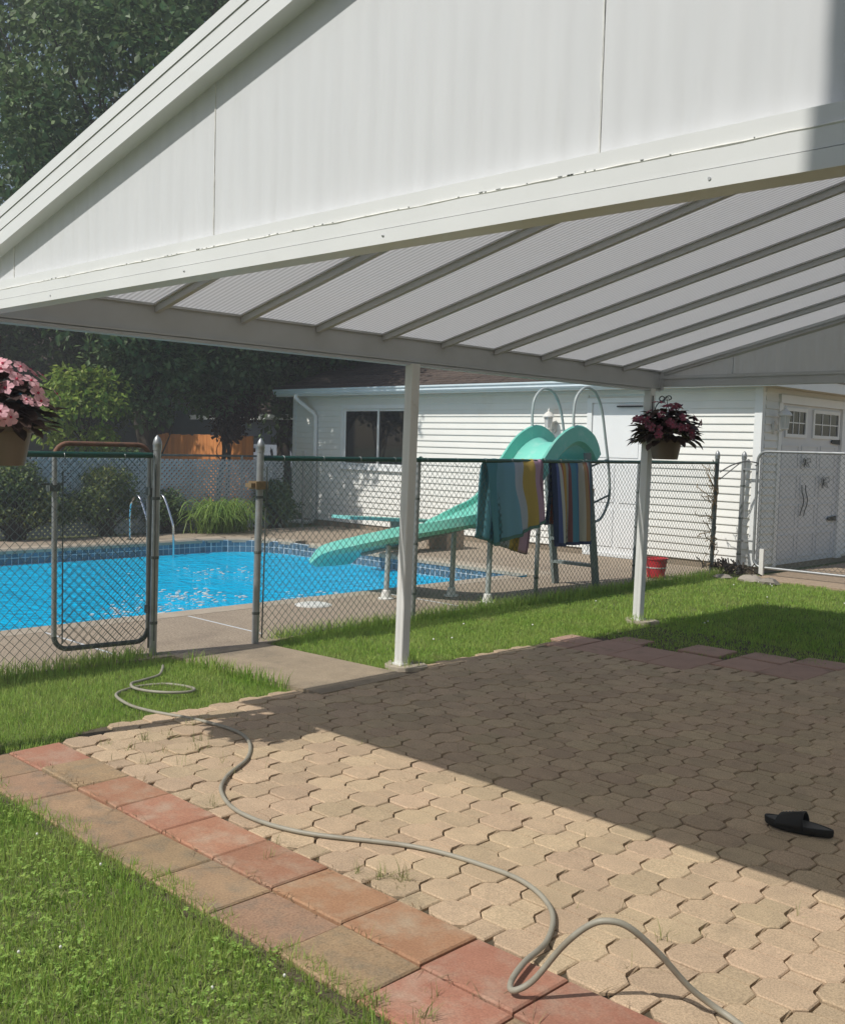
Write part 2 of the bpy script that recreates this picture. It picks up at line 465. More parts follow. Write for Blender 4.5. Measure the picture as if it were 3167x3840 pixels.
def np_mesh(name, V, F, mat, parent=None, kind='stuff', smooth=False):
    """big meshes straight from numpy arrays: V (n,3), F list of (k,m) index arrays"""
    me = bpy.data.meshes.new(name)
    me.vertices.add(len(V))
    o0 = origin(parent) if parent is not None else Vector((0, 0, 0))
    me.vertices.foreach_set('co', (V - np.array(o0)).astype(np.float32).ravel())
    loops = np.concatenate([f.ravel() for f in F])
    totals = np.concatenate([np.full(len(f), f.shape[1], dtype=np.int32) for f in F])
    starts = np.concatenate([[0], np.cumsum(totals)[:-1]]).astype(np.int32)
    me.loops.add(len(loops))
    me.loops.foreach_set('vertex_index', loops.astype(np.int32))
    me.polygons.add(len(totals))
    me.polygons.foreach_set('loop_start', starts)
    me.polygons.foreach_set('loop_total', totals)
    me.materials.append(MT[mat])
    me.update(calc_edges=True)
    me.validate()
    if smooth:
        me.polygons.foreach_set('use_smooth', [True] * len(me.polygons))
    o = bpy.data.objects.new(name, me)
    COL.objects.link(o)
    if parent is not None:
        o.parent = parent
        ORI[o] = o0
    if kind:
        o['kind'] = kind
    return o

def spline(pts, n=8, closed=False):
    """Catmull-Rom through points"""
    P = [Vector(p) for p in pts]
    k = len(P); out = []
    rng = range(k) if closed else range(k - 1)
    for i in rng:
        p0 = P[i - 1] if (closed or i > 0) else P[0] * 2 - P[1]
        p1 = P[i]; p2 = P[(i + 1) % k]
        p3 = P[(i + 2) % k] if (closed or i + 2 < k) else P[-1] * 2 - P[-2]
        for s in range(n):
            t = s / n
            out.append(0.5 * ((2 * p1) + (p2 - p0) * t + (2 * p0 - 5 * p1 + 4 * p2 - p3) * t * t + (3 * p1 - p0 - 3 * p2 + p3) * t ** 3))
    if not closed:
        out.append(P[-1])
    return out

def arc(c, r, a0, a1, n, ax=(1, 0, 0), ay=(0, 0, 1)):
    ax = Vector(ax); ay = Vector(ay); c = Vector(c)
    return [c + ax * (r * math.cos(a0 + (a1 - a0) * i / n)) + ay * (r * math.sin(a0 + (a1 - a0) * i / n)) for i in range(n + 1)]

# ------------------------------------------------------------------ setting: ground, pool, deck, path, patio
POOL_X0, POOL_X1, POOL_Y0, POOL_Y1, POOL_R = -14.62, -8.52, -1.5, 10.85, 1.1
WATER_Z = -0.235
def pool_loop(grow=0.0, nr=8):
    x0, x1, y0, y1 = POOL_X0 - grow, POOL_X1 + grow, POOL_Y0 - grow, POOL_Y1 + grow
    r = POOL_R + grow
    p = [(x0, y0), (x1, y0)]
    rr = 0.12 + grow
    p += [(x1 - rr + rr * math.cos(a), y1 - rr + rr * math.sin(a)) for a in [i * math.pi / 2 / 4 for i in range(5)]]
    p += [(x0 + r + r * math.cos(a), y1 - r + r * math.sin(a)) for a in [math.pi / 2 + i * math.pi / 2 / nr for i in range(nr + 1)]]
    return p

def ring_sheet(name, outer, inner, z, mat, thick=0.0):
    bm = bmesh.new()
    edges = []
    for lp in (outer, inner):
        vs = [bm.verts.new((x, y, z)) for x, y in lp]
        for i in range(len(vs)):
            edges.append(bm.edges.new((vs[i], vs[(i + 1) % len(vs)])))
    bmesh.ops.triangle_fill(bm, use_beauty=True, use_dissolve=False, edges=edges)
    for f in bm.faces:
        if f.normal.z < 0:
            f.normal_flip()
    if thick:
        for e in [e for e in bm.edges if e.is_boundary]:
            a, b = e.verts
            c = bm.verts.new((b.co.x, b.co.y, z - thick)); d = bm.verts.new((a.co.x, a.co.y, z - thick))
            bm.faces.new((a, b, c, d))
    me = bpy.data.meshes.new(name)
    bm.to_mesh(me); bm.free()
    me.materials.append(MT[mat])
    o = bpy.data.objects.new(name, me)
    COL.objects.link(o)
    return structure(o)

G = 400
ring_sheet('ground', [(-G, -G), (G, -G), (G, G), (-G, G)], [(-14.95, -1.8), (-8.2, -1.8), (-8.2, 11.2), (-14.95, 11.2)], -0.03, 'ground')
ring_sheet('pool_deck', [(-15.75, -3.2), (-6.98, -3.2), (-6.90, 3.0), (-6.78, 4.2), (-6.74, 5.1), (-6.96, 6.0), (-6.97, 13.52), (-15.75, 13.52)], pool_loop(0.262), 0.0, 'deck', 0.06)

# pool basin: wall, floor and water
b = MB()
lp = pool_loop(0.0)
n = len(lp)
b.add([(x, y, -0.03) for x, y in lp] + [(x, y, -1.5) for x, y in lp], [(i, i + n, (i + 1) % n + n, (i + 1) % n) for i in range(n)] + [tuple(range(n, 2 * n))])
basin = structure(b.build('pool_basin', 'shell'))
b = MB()
b.add([(x, y, WATER_Z) for x, y in lp], [tuple(range(n))])
structure(b.build('pool_water', 'water'))
fo = MB()
for (fx0, fy0, n_, sx_, sy_) in ((-10.6, 6.9, 110, .34, .30), (-10.0, 5.9, 60, .25, .35), (-9.6, 8.1, 60, .2, .3), (-12.4, 8.4, 50, .4, .5), (-9.7, 3.6, 60, .4, .4)):
    for _ in range(n_):
        x, y = rnd.gauss(fx0, sx_), rnd.gauss(fy0, sy_); r0 = rnd.uniform(.006, .028)
        k_ = rnd.randrange(5, 8); a0 = rnd.uniform(0, 6)
        fo.prism([(x + r0 * rnd.uniform(.5, 1.2) * math.cos(a0 + 6.283 * q / k_), y + 1.7 * r0 * rnd.uniform(.4, 1.1) * math.sin(a0 + 6.283 * q / k_), WATER_Z + .002) for q in range(k_)], (0, 0, .006))
o = fo.build('pool_foam', 'white_plastic', kind='stuff'); tag(o, 'small white bubbles drifting on the blue pool water', 'foam')
# grout band and single waterline tiles
b = MB()
lpi = pool_loop(-0.003)
b.add([(x, y, -0.028) for x, y in lpi] + [(x, y, -0.30) for x, y in lpi], [(i, i + n, (i + 1) % n + n, (i + 1) % n) for i in range(n)])
b.build('tile_grout_band', 'grout', basin)
TS = 0.1
tm = MB(); e = 0.044
tm.add([(-e, 0, -e), (e, 0, -e), (e, 0, e), (-e, 0, e), (-e + .003, -.004, -e + .003), (e - .003, -.004, -e + .003), (e - .003, -.004, e - .003), (-e + .003, -.004, e - .003)],
       [(4, 5, 6, 7), (0, 1, 5, 4), (1, 2, 6, 5), (2, 3, 7, 6), (3, 0, 4, 7)])
tile_me = local_mesh('tile', tm, 'tile')
def walk_loop(loop, step):
    """points with direction spaced along an open polyline"""
    out = []; carry = 0.0
    for (xa, ya), (xb, yb) in zip(loop[:-1], loop[1:]):
        L_ = math.hypot(xb - xa, yb - ya)
        if L_ < 1e-6: continue
        d = carry
        while d < L_:
            t = d / L_
            out.append((xa + (xb - xa) * t, ya + (yb - ya) * t, math.atan2(yb - ya, xb - xa)))
            d += step
        carry = d - L_
    return out
vis = pool_loop(-0.005)
start = 1
tl = walk_loop([(POOL_X1 - 0.2, POOL_Y1 + 0.005 - 0.01)] + vis[7:] + [(POOL_X0 + 0.005, 4.8)], TS)
ntile = 0
tfar = MB()
for (x, y, a) in tl:
    for zz in (-0.085, -0.185):
        if ntile < 300:
            shared('tile', tile_me, basin, (x, y, zz), (0, 0, a + math.pi))
            ntile += 1

# coping stones round the pool
cl = pool_loop(0.0)
def coping_piece(x, y, a, L_, nm='coping_stone'):
    c = MB(); w = 0.26; h = L_ / 2 - 0.003
    prof = [(-0.02, -0.07), (-0.02, -0.025), (0.0, 0.002), (w, 0.002), (w, -0.05), (0.02, -0.07)]
    dx, dy = math.cos(a), math.sin(a)
    nx, ny = dy, -dx       # outward (loop runs counter-clockwise, outside is to the right)
    c.prism([(x - dx * h + nx * p, y - dy * h + ny * p, q) for p, q in prof], (dx * 2 * h, dy * 2 * h, 0))
    return c
for (x, y, a) in walk_loop([(POOL_X1, 1.2), (POOL_X1, POOL_Y1 - 0.05)], 0.61)[:-1]:
    coping_piece(x + 0.0, y + 0.3, a, 0.61).build('coping_stone', 'coping', basin)
for (x, y, a) in walk_loop([(POOL_X1 + 0.26, POOL_Y1), (POOL_X0 + POOL_R, POOL_Y1)], 0.61)[:-1]:
    coping_piece(x - 0.3, y, a, 0.61).build('coping_stone', 'coping', basin)
for i in range(4):
    a0 = math.pi / 2 + i * math.pi / 8; am = a0 + math.pi / 16
    x = POOL_X0 + POOL_R + POOL_R * math.cos(am); y = POOL_Y1 - POOL_R + POOL_R * math.sin(am)
    coping_piece(x, y, am + math.pi / 2, POOL_R * math.pi / 8).build('coping_stone', 'coping', basin)
for (x, y, a) in walk_loop([(POOL_X0, POOL_Y1 - POOL_R), (POOL_X0, 1.0)], 0.61)[:-1]:
    coping_piece(x, y - 0.3, a, 0.61).build('coping_stone', 'coping', basin)
# pale expansion joints in the deck
b = MB()
for y in (3.95, 5.35, 7.9):
    b.box(-8.24, -7.1, y, y + 0.02, -0.01, 0.0015)
j = structure(b.build('deck_joint', 'grout'))

# concrete path through the gate opening and drive beyond the far gate
b = MB()
b.prism([(-6.77, 4.26, -0.06), (-5.12, 4.36, -0.06), (-5.16, 5.22, -0.06), (-6.74, 5.10, -0.06)], (0, 0, 0.066))
structure(b.build('path', 'path'))
b = MB()
b.box(-6.5, 6, 12.95, 40, -0.05, -0.005)
structure(b.build('driveway', 'drive'))

# patio: bed, octagon pavers, slabs
PX0, PX1, PY0, PY1 = -5.22, 0.6, 2.585, 7.0
b = MB(); b.box(PX0 - 0.15, PX0 - 0.021, 2.75, 7.5, -0.05, -0.016); b.box(PX0 - 0.02, PX1, 1.98, 8.6, -0.05, -0.016)
patio = structure(b.build('patio', 'joint'))
def paver_mb(cx=0, cy=0, cz=0, tilt=(0, 0), a=0.0935, bb=0.0585, o1=0.040, o2=0.0745, end=0.1525, g=0.0020):
    """octagon with a square tongue in one stone, chamfered top, shallow groove between the two"""
    poly = [(-bb, -o2), (bb, -o2), (a, -o1), (a, o1), (bb, o2), (bb, end), (-bb, end), (-bb, o2), (-a, o1), (-a, -o1)]
    def off(d):
        return [(-bb + d * .6, -o2 + d), (bb - d * .6, -o2 + d), (a - d, -o1 + d * .3), (a - d, o1 - d * .3), (bb - d, o2 + d * .0), (bb - d, end - d), (-bb + d, end - d), (-bb + d, o2), (-a + d, o1 - d * .3), (-a + d, -o1 + d * .3)]
    base = off(g); top = off(g + 0.0042)
    def zz(x, y): return cz + tilt[0] * x + tilt[1] * y
    m = MB()
    vs = [(cx + x, cy + y, zz(x, y) - 0.045) for x, y in base] + [(cx + x, cy + y, zz(x, y) - (0.022 if i in (4, 7) else 0.0045)) for i, (x, y) in enumerate(base)] + [(cx + x, cy + y, zz(x, y) - (0.020 if i in (4, 7) else 0)) for i, (x, y) in enumerate(top)]
    fs = []
    for i in range(10):
        jn = (i + 1) % 10
        fs.append((i, jn, 10 + jn, 10 + i)); fs.append((10 + i, 10 + jn, 20 + jn, 20 + i))
    # groove: two rims and a lower line at the neck
    bx = bb - g - 0.0042; yn = o2
    gv = [(-bx, yn - 0.0038, 0), (bx, yn - 0.0038, 0), (-bx, yn + 0.0038, 0), (bx, yn + 0.0038, 0), (-bx - 0.002, yn - .001, -0.020), (bx + 0.002, yn - .001, -0.020)]
    k = 30
    vs += [(cx + x, cy + y, zz(x, y) + q) for x, y, q in gv]
    # octagon top, square top, groove walls
    fs.append((20, 21, 22, 23, k + 1, k, 28, 29))
    fs.append((25, 26, k + 2, k + 3))
    fs += [(k, k + 1, k + 5, k + 4), (k + 4, k + 5, k + 3, k + 2), (23, 24, k + 5, k + 1), (27, 28, k, k + 4), (24, 25, k + 3, k + 5), (26, 27, k + 4, k + 2)]
    m.add(vs, fs)
    return m
DX, DY = 0.1525, 0.228
pav_me = [local_mesh('paver', paver_mb(tilt=(rnd.uniform(-.010, .010), rnd.uniform(-.010, .010))), 'paver') for _ in range(6)]
spots = []
nx = int((PX1 - PX0) / DX) + 2
for i in range(-1, nx):
    x = PX0 + 0.09 + i * DX
    yend = 6.98 if x < -3.95 else (7.33 if x < -3.2 else 8.5)
    j0 = 0
    while True:
        y = PY0 + 0.085 + (0.114 if i % 2 else 0.0) + j0 * DY
        if y + 0.15 > yend: break
        if i >= 0 or (y > 2.85 and not 4.2 < y < 5.3): spots.append((x, y))
        j0 += 1
    lastq = PY0 + 0.085 + (0.114 if i % 2 else 0.0) + (j0 - 1) * DY + 0.1525
    if i >= 0 and x < -3.2 and yend - lastq > 0.035:
        c = MB(); c.cbox(x - 0.066, x + 0.066, lastq + 0.003, yend + 0.006, -0.05, -0.002, 0.004)
        c.build('paver', 'paver', patio)
    if i % 2 and i > 0:   # half stones close the staggered row against the slabs
        c = MB(); c.cbox(x - 0.055, x + 0.055, PY0 + 0.004, PY0 + 0.118, -0.05, -0.001 + rnd.uniform(-.002, .002), 0.005)
        if x < -1.0: c.build('paver', 'paver', patio)
def camdist(x, y): return math.hypot(x, y)
def in_view(x, y):
    # ground points that the lens could see (with a generous margin)
    d = Vector((x, y, -CAM_H))
    zc = d.dot(_f)
    if zc < 0.2: return False
    u = d.dot(_r2) / zc * FPX; v = -d.dot(_u2) / zc * FPX
    return abs(u) < 1584 * 1.06 and v < 1920 * 1.06
spots.sort(key=lambda s: (not in_view(*s), camdist(*s)))
far = MB()
for k, (x, y) in enumerate(spots):
    z = -0.001 + rnd.gauss(0, 0.0018)
    if y < 3.4 and x < -4.3: z += rnd.gauss(0, 0.004)
    jx, jy = rnd.gauss(0, 0.0012), rnd.gauss(0, 0.0012)
    if k < 270:
        shared('paver', pav_me[k % 6], patio, (x + jx, y + jy, z), (0, 0, rnd.gauss(0, 0.007)))
    else:
        pm = paver_mb(x + jx, y + jy, z, (rnd.uniform(-.010, .010), rnd.uniform(-.010, .010)))
        far.add(pm.v, pm.f)
far.build('paver_field', 'paver_far', patio, kind='stuff')

def slab(x0, x1, y0, y1, mat, z=0.0, tx=0.0, ty=0.0):
    c = MB(); c.cbox(x0 + 0.003, x1 - 0.003, y0 + 0.003, y1 - 0.003, -0.05, 0, 0.006)
    xm, ym = (x0 + x1) / 2, (y0 + y1) / 2
    c.v = [(p[0], p[1], p[2] + z + tx * (p[0] - xm) + ty * (p[1] - ym)) for p in c.v]
    return c.build('slab', mat, patio)
xs = [-5.2, -4.83, -4.46, -4.10, -3.725, -3.35, -2.97, -2.58, -2.20, -1.82, -1.44, -1.06, -0.68, -0.3, 0.08]
for i in range(len(xs) - 1):
    inner = 'slab_red' if i not in (1,) else 'slab_old'
    slab(xs[i], xs[i + 1], 2.303, 2.583, inner, 0.003 + rnd.gauss(0, 0.002), rnd.gauss(0, 0.010), rnd.gauss(0, 0.010))
    outer = 'slab_old' if i != 8 else 'slab_red'
    slab(xs[i] + 0.01, xs[i + 1] + 0.01, 2.02, 2.300, outer, 0.002 + rnd.gauss(0, 0.003), rnd.gauss(0, 0.010), rnd.gauss(0, 0.010))
# rose slabs along the far edge of the patio
for (x0, x1, y0, y1, z) in [(-5.05, -4.69, 6.99, 7.55, .004), (-4.69, -4.33, 6.99, 7.57, .008), (-4.33, -3.97, 6.99, 7.58, .012), (-3.95, -3.57, 7.34, 7.78, .014), (-3.57, -3.20, 7.34, 7.90, .018),
                            (-4.42, -4.05, 7.64, 7.98, .035), (-3.95, -3.58, 7.80, 8.1, .02), (-3.56, -3.18, 7.93, 8.25, .02), (-5.42, -5.08, 7.2, 7.52, .006), (-5.05, -4.75, 7.57, 7.84, .008),
                            (-5.30, -5.06, 6.97, 7.19, .004)]:
    slab(x0, x1, y0, y1, 'slab_shade', z * .25, rnd.gauss(0, 0.008), rnd.gauss(0, 0.008))

# ------------------------------------------------------------------ grass
def blades(spots, h0, h1, w0, w1, lean=0.5):
    """three-triangle blades on (x, y, z) spots"""
    n = len(spots)
    P = np.array(spots, dtype=np.float64)
    az = nrg.uniform(0, 2 * np.pi, n)
    h = nrg.uniform(h0, h1, n)
    w = nrg.uniform(w0, w1, n) * 0.5
    ln = np.abs(nrg.normal(0, lean, n)) * h
    la = nrg.uniform(0, 2 * np.pi, n)
    sx, sy = np.cos(az) * w, np.sin(az) * w
    lx, ly = np.cos(la) * ln, np.sin(la) * ln
    hz = np.sqrt(np.maximum(h * h - ln * ln * 0.6, (0.35 * h) ** 2))
    V = np.empty((n, 5, 3))
    V[:, 0] = P + np.stack([-sx, -sy, np.zeros(n)], 1)
    V[:, 1] = P + np.stack([sx, sy, np.zeros(n)], 1)
    V[:, 2] = P + np.stack([sx * .8 + lx * .35, sy * .8 + ly * .35, hz * .6], 1)
    V[:, 3] = P + np.stack([-sx * .8 + lx * .35, -sy * .8 + ly * .35, hz * .6], 1)
    V[:, 4] = P + np.stack([lx, ly, hz], 1)
    i = np.arange(n)[:, None] * 5
    return V.reshape(-1, 3), [i + np.array([[0, 1, 2, 3]]), i + np.array([[3, 2, 4]])]

def merge(parts):
    Vs = []; Fs = {}
    off = 0
    for V, F in parts:
        for f in F:
            Fs.setdefault(f.shape[1], []).append(f + off)
        Vs.append(V); off += len(V)
    return np.concatenate(Vs), [np.concatenate(v) for v in Fs.values()]

def scatter(n, x0, x1, y0, y1, keep):
    out = []
    x = nrg.uniform(x0, x1, n); y = nrg.uniform(y0, y1, n)
    for a, c in zip(x, y):
        if keep(a, c):
            out.append((a, c, -0.03))
    return out
def wob(t, s=0.0):
    return 0.018 * math.sin(t * 7.3 + s) + 0.014 * math.sin(t * 17.1 + 1.3 + s) + 0.010 * math.sin(t * 41 + s)
def clump(x, y, s):
    return math.sin(x * s + 1.7 * math.sin(y * s * .7)) * math.sin(y * s * 1.1 + 1.3 * math.sin(x * s * .6))

near_edge = lambda x: 2.02 + 1.7 * wob(x)
k_near = lambda x, y: y < near_edge(x) and in_view(x, y)
parts = []
pts = scatter(95000, -6.4, -1.0, 0.75, 2.08, k_near)
lo = [p for p in pts if clump(p[0], p[1], 3.1) < -.1]; hi = [p for p in pts if clump(p[0], p[1], 3.1) >= -.1]
parts.append(blades(lo, 0.016, 0.038, 0.0024, 0.0046, 0.7)); parts.append(blades(hi, 0.024, 0.055, 0.0022, 0.0042, 0.6))
pts = scatter(9000, -5.6, -1.0, 1.86, 2.10, lambda x, y: abs(y - near_edge(x)) < 0.05 and in_view(x, y))
parts.append(blades(pts, 0.035, 0.085, 0.0022, 0.004, 0.75))
side_edge = lambda y: -5.25 + wob(y, 2) - 0.12 * max(0, min(1, (y - 2.6) / 0.3))
side_edge2 = lambda y: -5.36 + wob(y, 2)
k_side = lambda x, y: -6.93 < x < side_edge(y) and y < 4.30 + wob(x, 1) * .7 and in_view(x, y)
pts = scatter(70000, -6.95, -5.0, 0.8, 4.36, k_side)
parts.append(blades(pts, 0.024, 0.050, 0.0026, 0.0046, 0.55))
k_b = lambda x, y: -6.93 < x < side_edge2(y) and y > 5.18 + wob(x, 3) * .7 and not (5.10 < y < 5.6 and x > -5.2)
pts = scatter(52000, -6.95, -5.1, 5.1, 9.0, k_b)
parts.append(blades(pts, 0.024, 0.05, 0.0035, 0.006, 0.55))
def on_rose(x, y):
    if x < -3.97: return y < 7.62 + wob(x) * 2 and x > -5.45
    if x < -3.2: return y < 7.95
    return y < 8.25
k_c = lambda x, y: not (x > -5.32 and on_rose(x, y)) and (y < 12.9 + wob(x, 5) * 5) and in_view(x, y)
pts = scatter(110000, -6.95, -0.8, 7.3, 13.0, lambda x, y: k_c(x, y) and (x > -5.4 or y > 9.0))
parts.append(blades(pts, 0.026, 0.052, 0.005, 0.0085, 0.55))
# long grass at the foot of the fence and posts
def foot(x0, y0, x1, y1, n, s=0.05):
    out = []
    for _ in range(n):
        t = rnd.random()
        out.append((x0 + (x1 - x0) * t + rnd.gauss(0, s), y0 + (y1 - y0) * t + rnd.gauss(0, s), -0.03))
    return out
ft = foot(-6.86, 5.3, -6.9, 13, 5200, 0.06) + foot(-6.88, 1.5, -6.86, 4.1, 2400, 0.06) + foot(-5.43, 5.42, -5.47, 5.52, 260, 0.07) + foot(-5.5, 8.6, -5.45, 8.75, 200, 0.08) + foot(-5.42, 4.28, -6.5, 4.25, 500, 0.03)
parts.append(blades(ft, 0.06, 0.16, 0.004, 0.008, 0.45))
V, F = merge(parts)
g = np_mesh('lawn_grass', V, F, 'grass')
tag(g, 'short green lawn grass around the patio and along the fence', 'grass')

# straw-coloured blades among the green
pts = scatter(5200, -6.9, -1.0, 0.75, 2.05, k_near)[:2400] + [p for p in scatter(5200, -6.9, -2, 2.2, 12.5, lambda x, y: (k_side(x, y) or k_b(x, y) or (x > -5.3 and k_c(x, y))))]
V, F = blades(pts, 0.03, 0.058, 0.003, 0.006, 0.9)
o = np_mesh('dry_grass', V, F, 'weed'); tag(o, 'straw coloured dry blades scattered through the lawn', 'grass')
# clover among the near grass
def clover_field(n, x0, x1, y0, y1, keep, size):
    Vs = []; q = []
    c = 0
    while c < n:
        x, y = rnd.uniform(x0, x1), rnd.uniform(y0, y1)
        if not keep(x, y): continue
        c += 1
        z = rnd.uniform(-0.005, 0.024); s = size * rnd.uniform(.6, 1.25); a0 = rnd.uniform(0, 6.28)
        tx, ty = rnd.gauss(0, .3), rnd.gauss(0, .3)
        for k in range(3):
            a = a0 + k * 2.094
            ca, sa = math.cos(a), math.sin(a)
            base = len(Vs)
            for (u, v, w) in ((0, 0, 0), (.55, -.5, .06), (1.05, -.32, .0), (.95, 0, .08), (1.05, .32, 0), (.55, .5, .06)):
                px, py = (u * ca - v * sa) * s, (u * sa + v * ca) * s
                Vs.append((x + px, y + py, z + w * s + tx * px + ty * py))
            q.append([base, base + 1, base + 2, base + 3]); q.append([base, base + 3, base + 4, base + 5])
    return np.array(Vs), [np.array(q)]
kc = lambda x, y: k_near(x, y) and y < near_edge(x) - 0.02 and (clump(x, y, 4.2) > -0.05 or x < -4.2 or rnd.random() < 0.12)
V, F = clover_field(1100, -5.6, -1.4, 0.9, 2.05, kc, 0.008)
cv = np_mesh('clover_patch', V, F, 'clover')
tag(cv, 'clover leaves spreading through the near lawn corner', 'clover')
# clover heads (white dots)
b = MB()
for _ in range(6):
    while True:
        x, y = rnd.uniform(-5.6, -1.6), rnd.uniform(1.0, 2.0)
        if k_near(x, y): break
    b.lathe([(0.0015, -0.006), (0.004, -0.003), (0.005, 0.002), (0.003, 0.005), (0.001, 0.006)], (x, y, rnd.uniform(0.015, 0.04)), 6)
for _ in range(34):
    x, y = rnd.uniform(-6.6, -2), rnd.uniform(5.5, 12.5)
    if x > -5.4 and y < 8.3: continue
    b.lathe([(0.002, -0.006), (0.008, -0.003), (0.009, 0.002), (0.005, 0.007), (0.001, 0.008)], (x, y, rnd.uniform(0.02, 0.035)), 6)
o = b.build('clover_flowers', 'clover_flower', kind='stuff')
tag(o, 'tiny white clover flower heads dotted over the lawn', 'clover')

# weeds and dry litter in the paving joints
ws = []
def tuft(x, y, n, s=0.02):
    for _ in range(n):
        ws.append((x + rnd.gauss(0, s), y + rnd.gauss(0, s), -0.015))
for (x, y, n_) in [(-2.87, 2.64, 9), (-2.76, 2.68, 15), (-2.70, 2.70, 14), (-3.2, 2.46, 7), (-3.86, 2.64, 9), (-1.78, 3.02, 8), (-1.98, 3.12, 5), (-2.13, 3.02, 7), (-1.72, 2.80, 6), (-2.2, 2.02, 22), (-2.05, 2.2, 16),
                   (-4.6, 2.74, 10), (-4.45, 2.86, 9), (-4.7, 2.9, 12), (-4.9, 2.95, 12), (-4.95, 3.1, 14), (-4.62, 3.12, 12), (-4.75, 3.2, 12), (-5.0, 2.75, 12), (-4.35, 3.05, 8), (-4.1, 3.4, 5), (-4.5, 3.75, 9),
                   (-5.1, 3.4, 12), (-5.05, 3.6, 9), (-3.3, 2.58, 5), (-2.45, 2.3, 7), (-4.82, 2.32, 8), (-2.3, 3.65, 3), (-1.95, 2.05, 18), (-5.15, 7.15, 12), (-5.28, 6.5, 10)]:
    tuft(x, y, n_, 0.018)
for k in range(160):
    x, y = rnd.choice(spots)
    if x < -1.2 and y < 7 and rnd.random() < (0.9 if x < -4 else 0.25):
        tuft(x + 0.09 * rnd.choice((-1, 1)), y + rnd.uniform(-.1, .1), 3, 0.008)
bw = []
for (x, y, n_) in [(-2.87, 2.64, 8), (-2.76, 2.67, 16), (-2.70, 2.72, 16), (-3.84, 2.64, 8), (-3.2, 2.47, 5), (-2.12, 2.03, 26), (-1.98, 2.10, 18), (-1.76, 3.03, 9), (-4.95, 2.95, 14), (-4.75, 3.15, 14), (-4.6, 3.05, 10), (-5.05, 3.3, 14), (-4.85, 2.8, 10)]:
    for _ in range(n_): bw.append((x + rnd.gauss(0, .013), y + rnd.gauss(0, .013), -.012))
V, F = merge([blades(ws, 0.03, 0.085, 0.0016, 0.003, 0.85), blades(bw, 0.04, 0.095, 0.0025, 0.0042, 1.0)])
o = np_mesh('joint_weeds', V, F, 'weed')
tag(o, 'thin weeds growing from the joints of the paving', 'weeds')
ds = []
for k in range(260):
    i = rnd.randrange(0, 9); x = rnd.uniform(xs[0], -1.2)
    y = rnd.choice((2.302, 2.302, 2.584)) + rnd.gauss(0, .006)
    ds.append((x, y, 0.0))
for k in range(60):
    ds.append((rnd.gauss(-4.6, .12), rnd.gauss(2.31, .03), 0.004))
V, F = blades(ds, 0.012, 0.05, 0.002, 0.004, 2.4)
V[:, 2] = np.clip(V[:, 2], -0.01, 0.02)
o = np_mesh('dry_litter', V, F, 'dry')
tag(o, 'dry grass clippings lying in the slab joints', 'litter')

# ------------------------------------------------------------------ patio cover
SL = 0.24                        # roof slope
def roof_z(x): return 2.445 + SL * (x + 5.4)
RIDGE = -1.0
cover = thing('patio_cover', 'white gabled patio roof on slim square posts over the paving', 'patio cover', (-3.2, 5.4, 0))
YF, YR = 2.03, 8.90
XL, XR = -5.48, 3.48
def lean_post(x, y, h, w=0.082):
    b = MB(); dx = dy = 0.020
    c = 0.006
    def ring(cx, cy, z, w2):
        h2 = w2 / 2
        return [(cx - h2 + c, cy - h2, z), (cx + h2 - c, cy - h2, z), (cx + h2, cy - h2 + c, z), (cx + h2, cy + h2 - c, z), (cx + h2 - c, cy + h2, z), (cx - h2 + c, cy + h2, z), (cx - h2, cy + h2 - c, z), (cx - h2, cy - h2 + c, z)]
    r0 = ring(x, y, 0.0, w); r1 = ring(x + dx, y + dy, h, w)
    b.add(r0 + r1, [tuple(range(8))[::-1], tuple(range(8, 16))] + [(i, (i + 1) % 8, 8 + (i + 1) % 8, 8 + i) for i in range(8)])
    # raised seam strip on the lit face and base shoe
    b.add([(x - 0.004, y - w / 2 - 0.002, 0.05), (x + 0.004, y - w / 2 - 0.002, 0.05), (x + 0.004 + dx, y + dy - w / 2 - 0.002, h - 0.02), (x - 0.004 + dx, y + dy - w / 2 - 0.002, h - 0.02)], [(0, 1, 2, 3)])
    return b
for (x, y, h) in [(-5.42, 2.16, 2.24), (-5.435, 5.40, 2.25), (-5.455, 8.66, 2.262)]:
    p_ = lean_post(x, y, h).build('post', 'post', cover)
    s = MB()
    for sx in (-1, 1):
        s.lathe([(0.006, 0), (0.006, 0.004), (0.003, 0.006)], (x + 0.02 + sx * 0.02, y - 0.02, h - 0.03), 8)
    bp = MB()
    bp.box(x - 0.055, x + 0.055, y - 0.055, y + 0.055, 0.012, 0.024)
    bp.build('base_plate', 'post', p_)
    fo = MB()
    pts = [(x + 0.02 + 0.17 * math.cos(a) * (1 + .12 * math.sin(3 * a)), y + 0.02 + 0.15 * math.sin(a), -0.04) for a in [i * math.pi / 8 for i in range(16)]]
    fo.prism(pts, (0, 0, 0.052))
    fo.build('footing', 'footing', cover)
# eave beam with lips
b = MB(); b.box(-5.49, -5.415, YF + 0.12, YR - 0.085, 2.250, 2.428)
eb = b.build('eave_beam', 'alum', cover)
b = MB(); b.box(-5.50, -5.402, YF + 0.122, YR - 0.088, 2.240, 2.258)
b.box(-5.415, -5.400, YF + 0.122, YR - 0.088, 2.264, 2.276)
b.build('lower_lip', 'alum', eb)
b = MB(); b.box(-5.50, -5.398, YF + 0.122, YR - 0.088, 2.428, 2.442); b.build('upper_lip', 'alum', eb)
b = MB(); b.box(-5.715, -5.685, YF + 0.1, YR, 2.32, 2.368); b.build('outer_fascia', 'vinyl', eb)
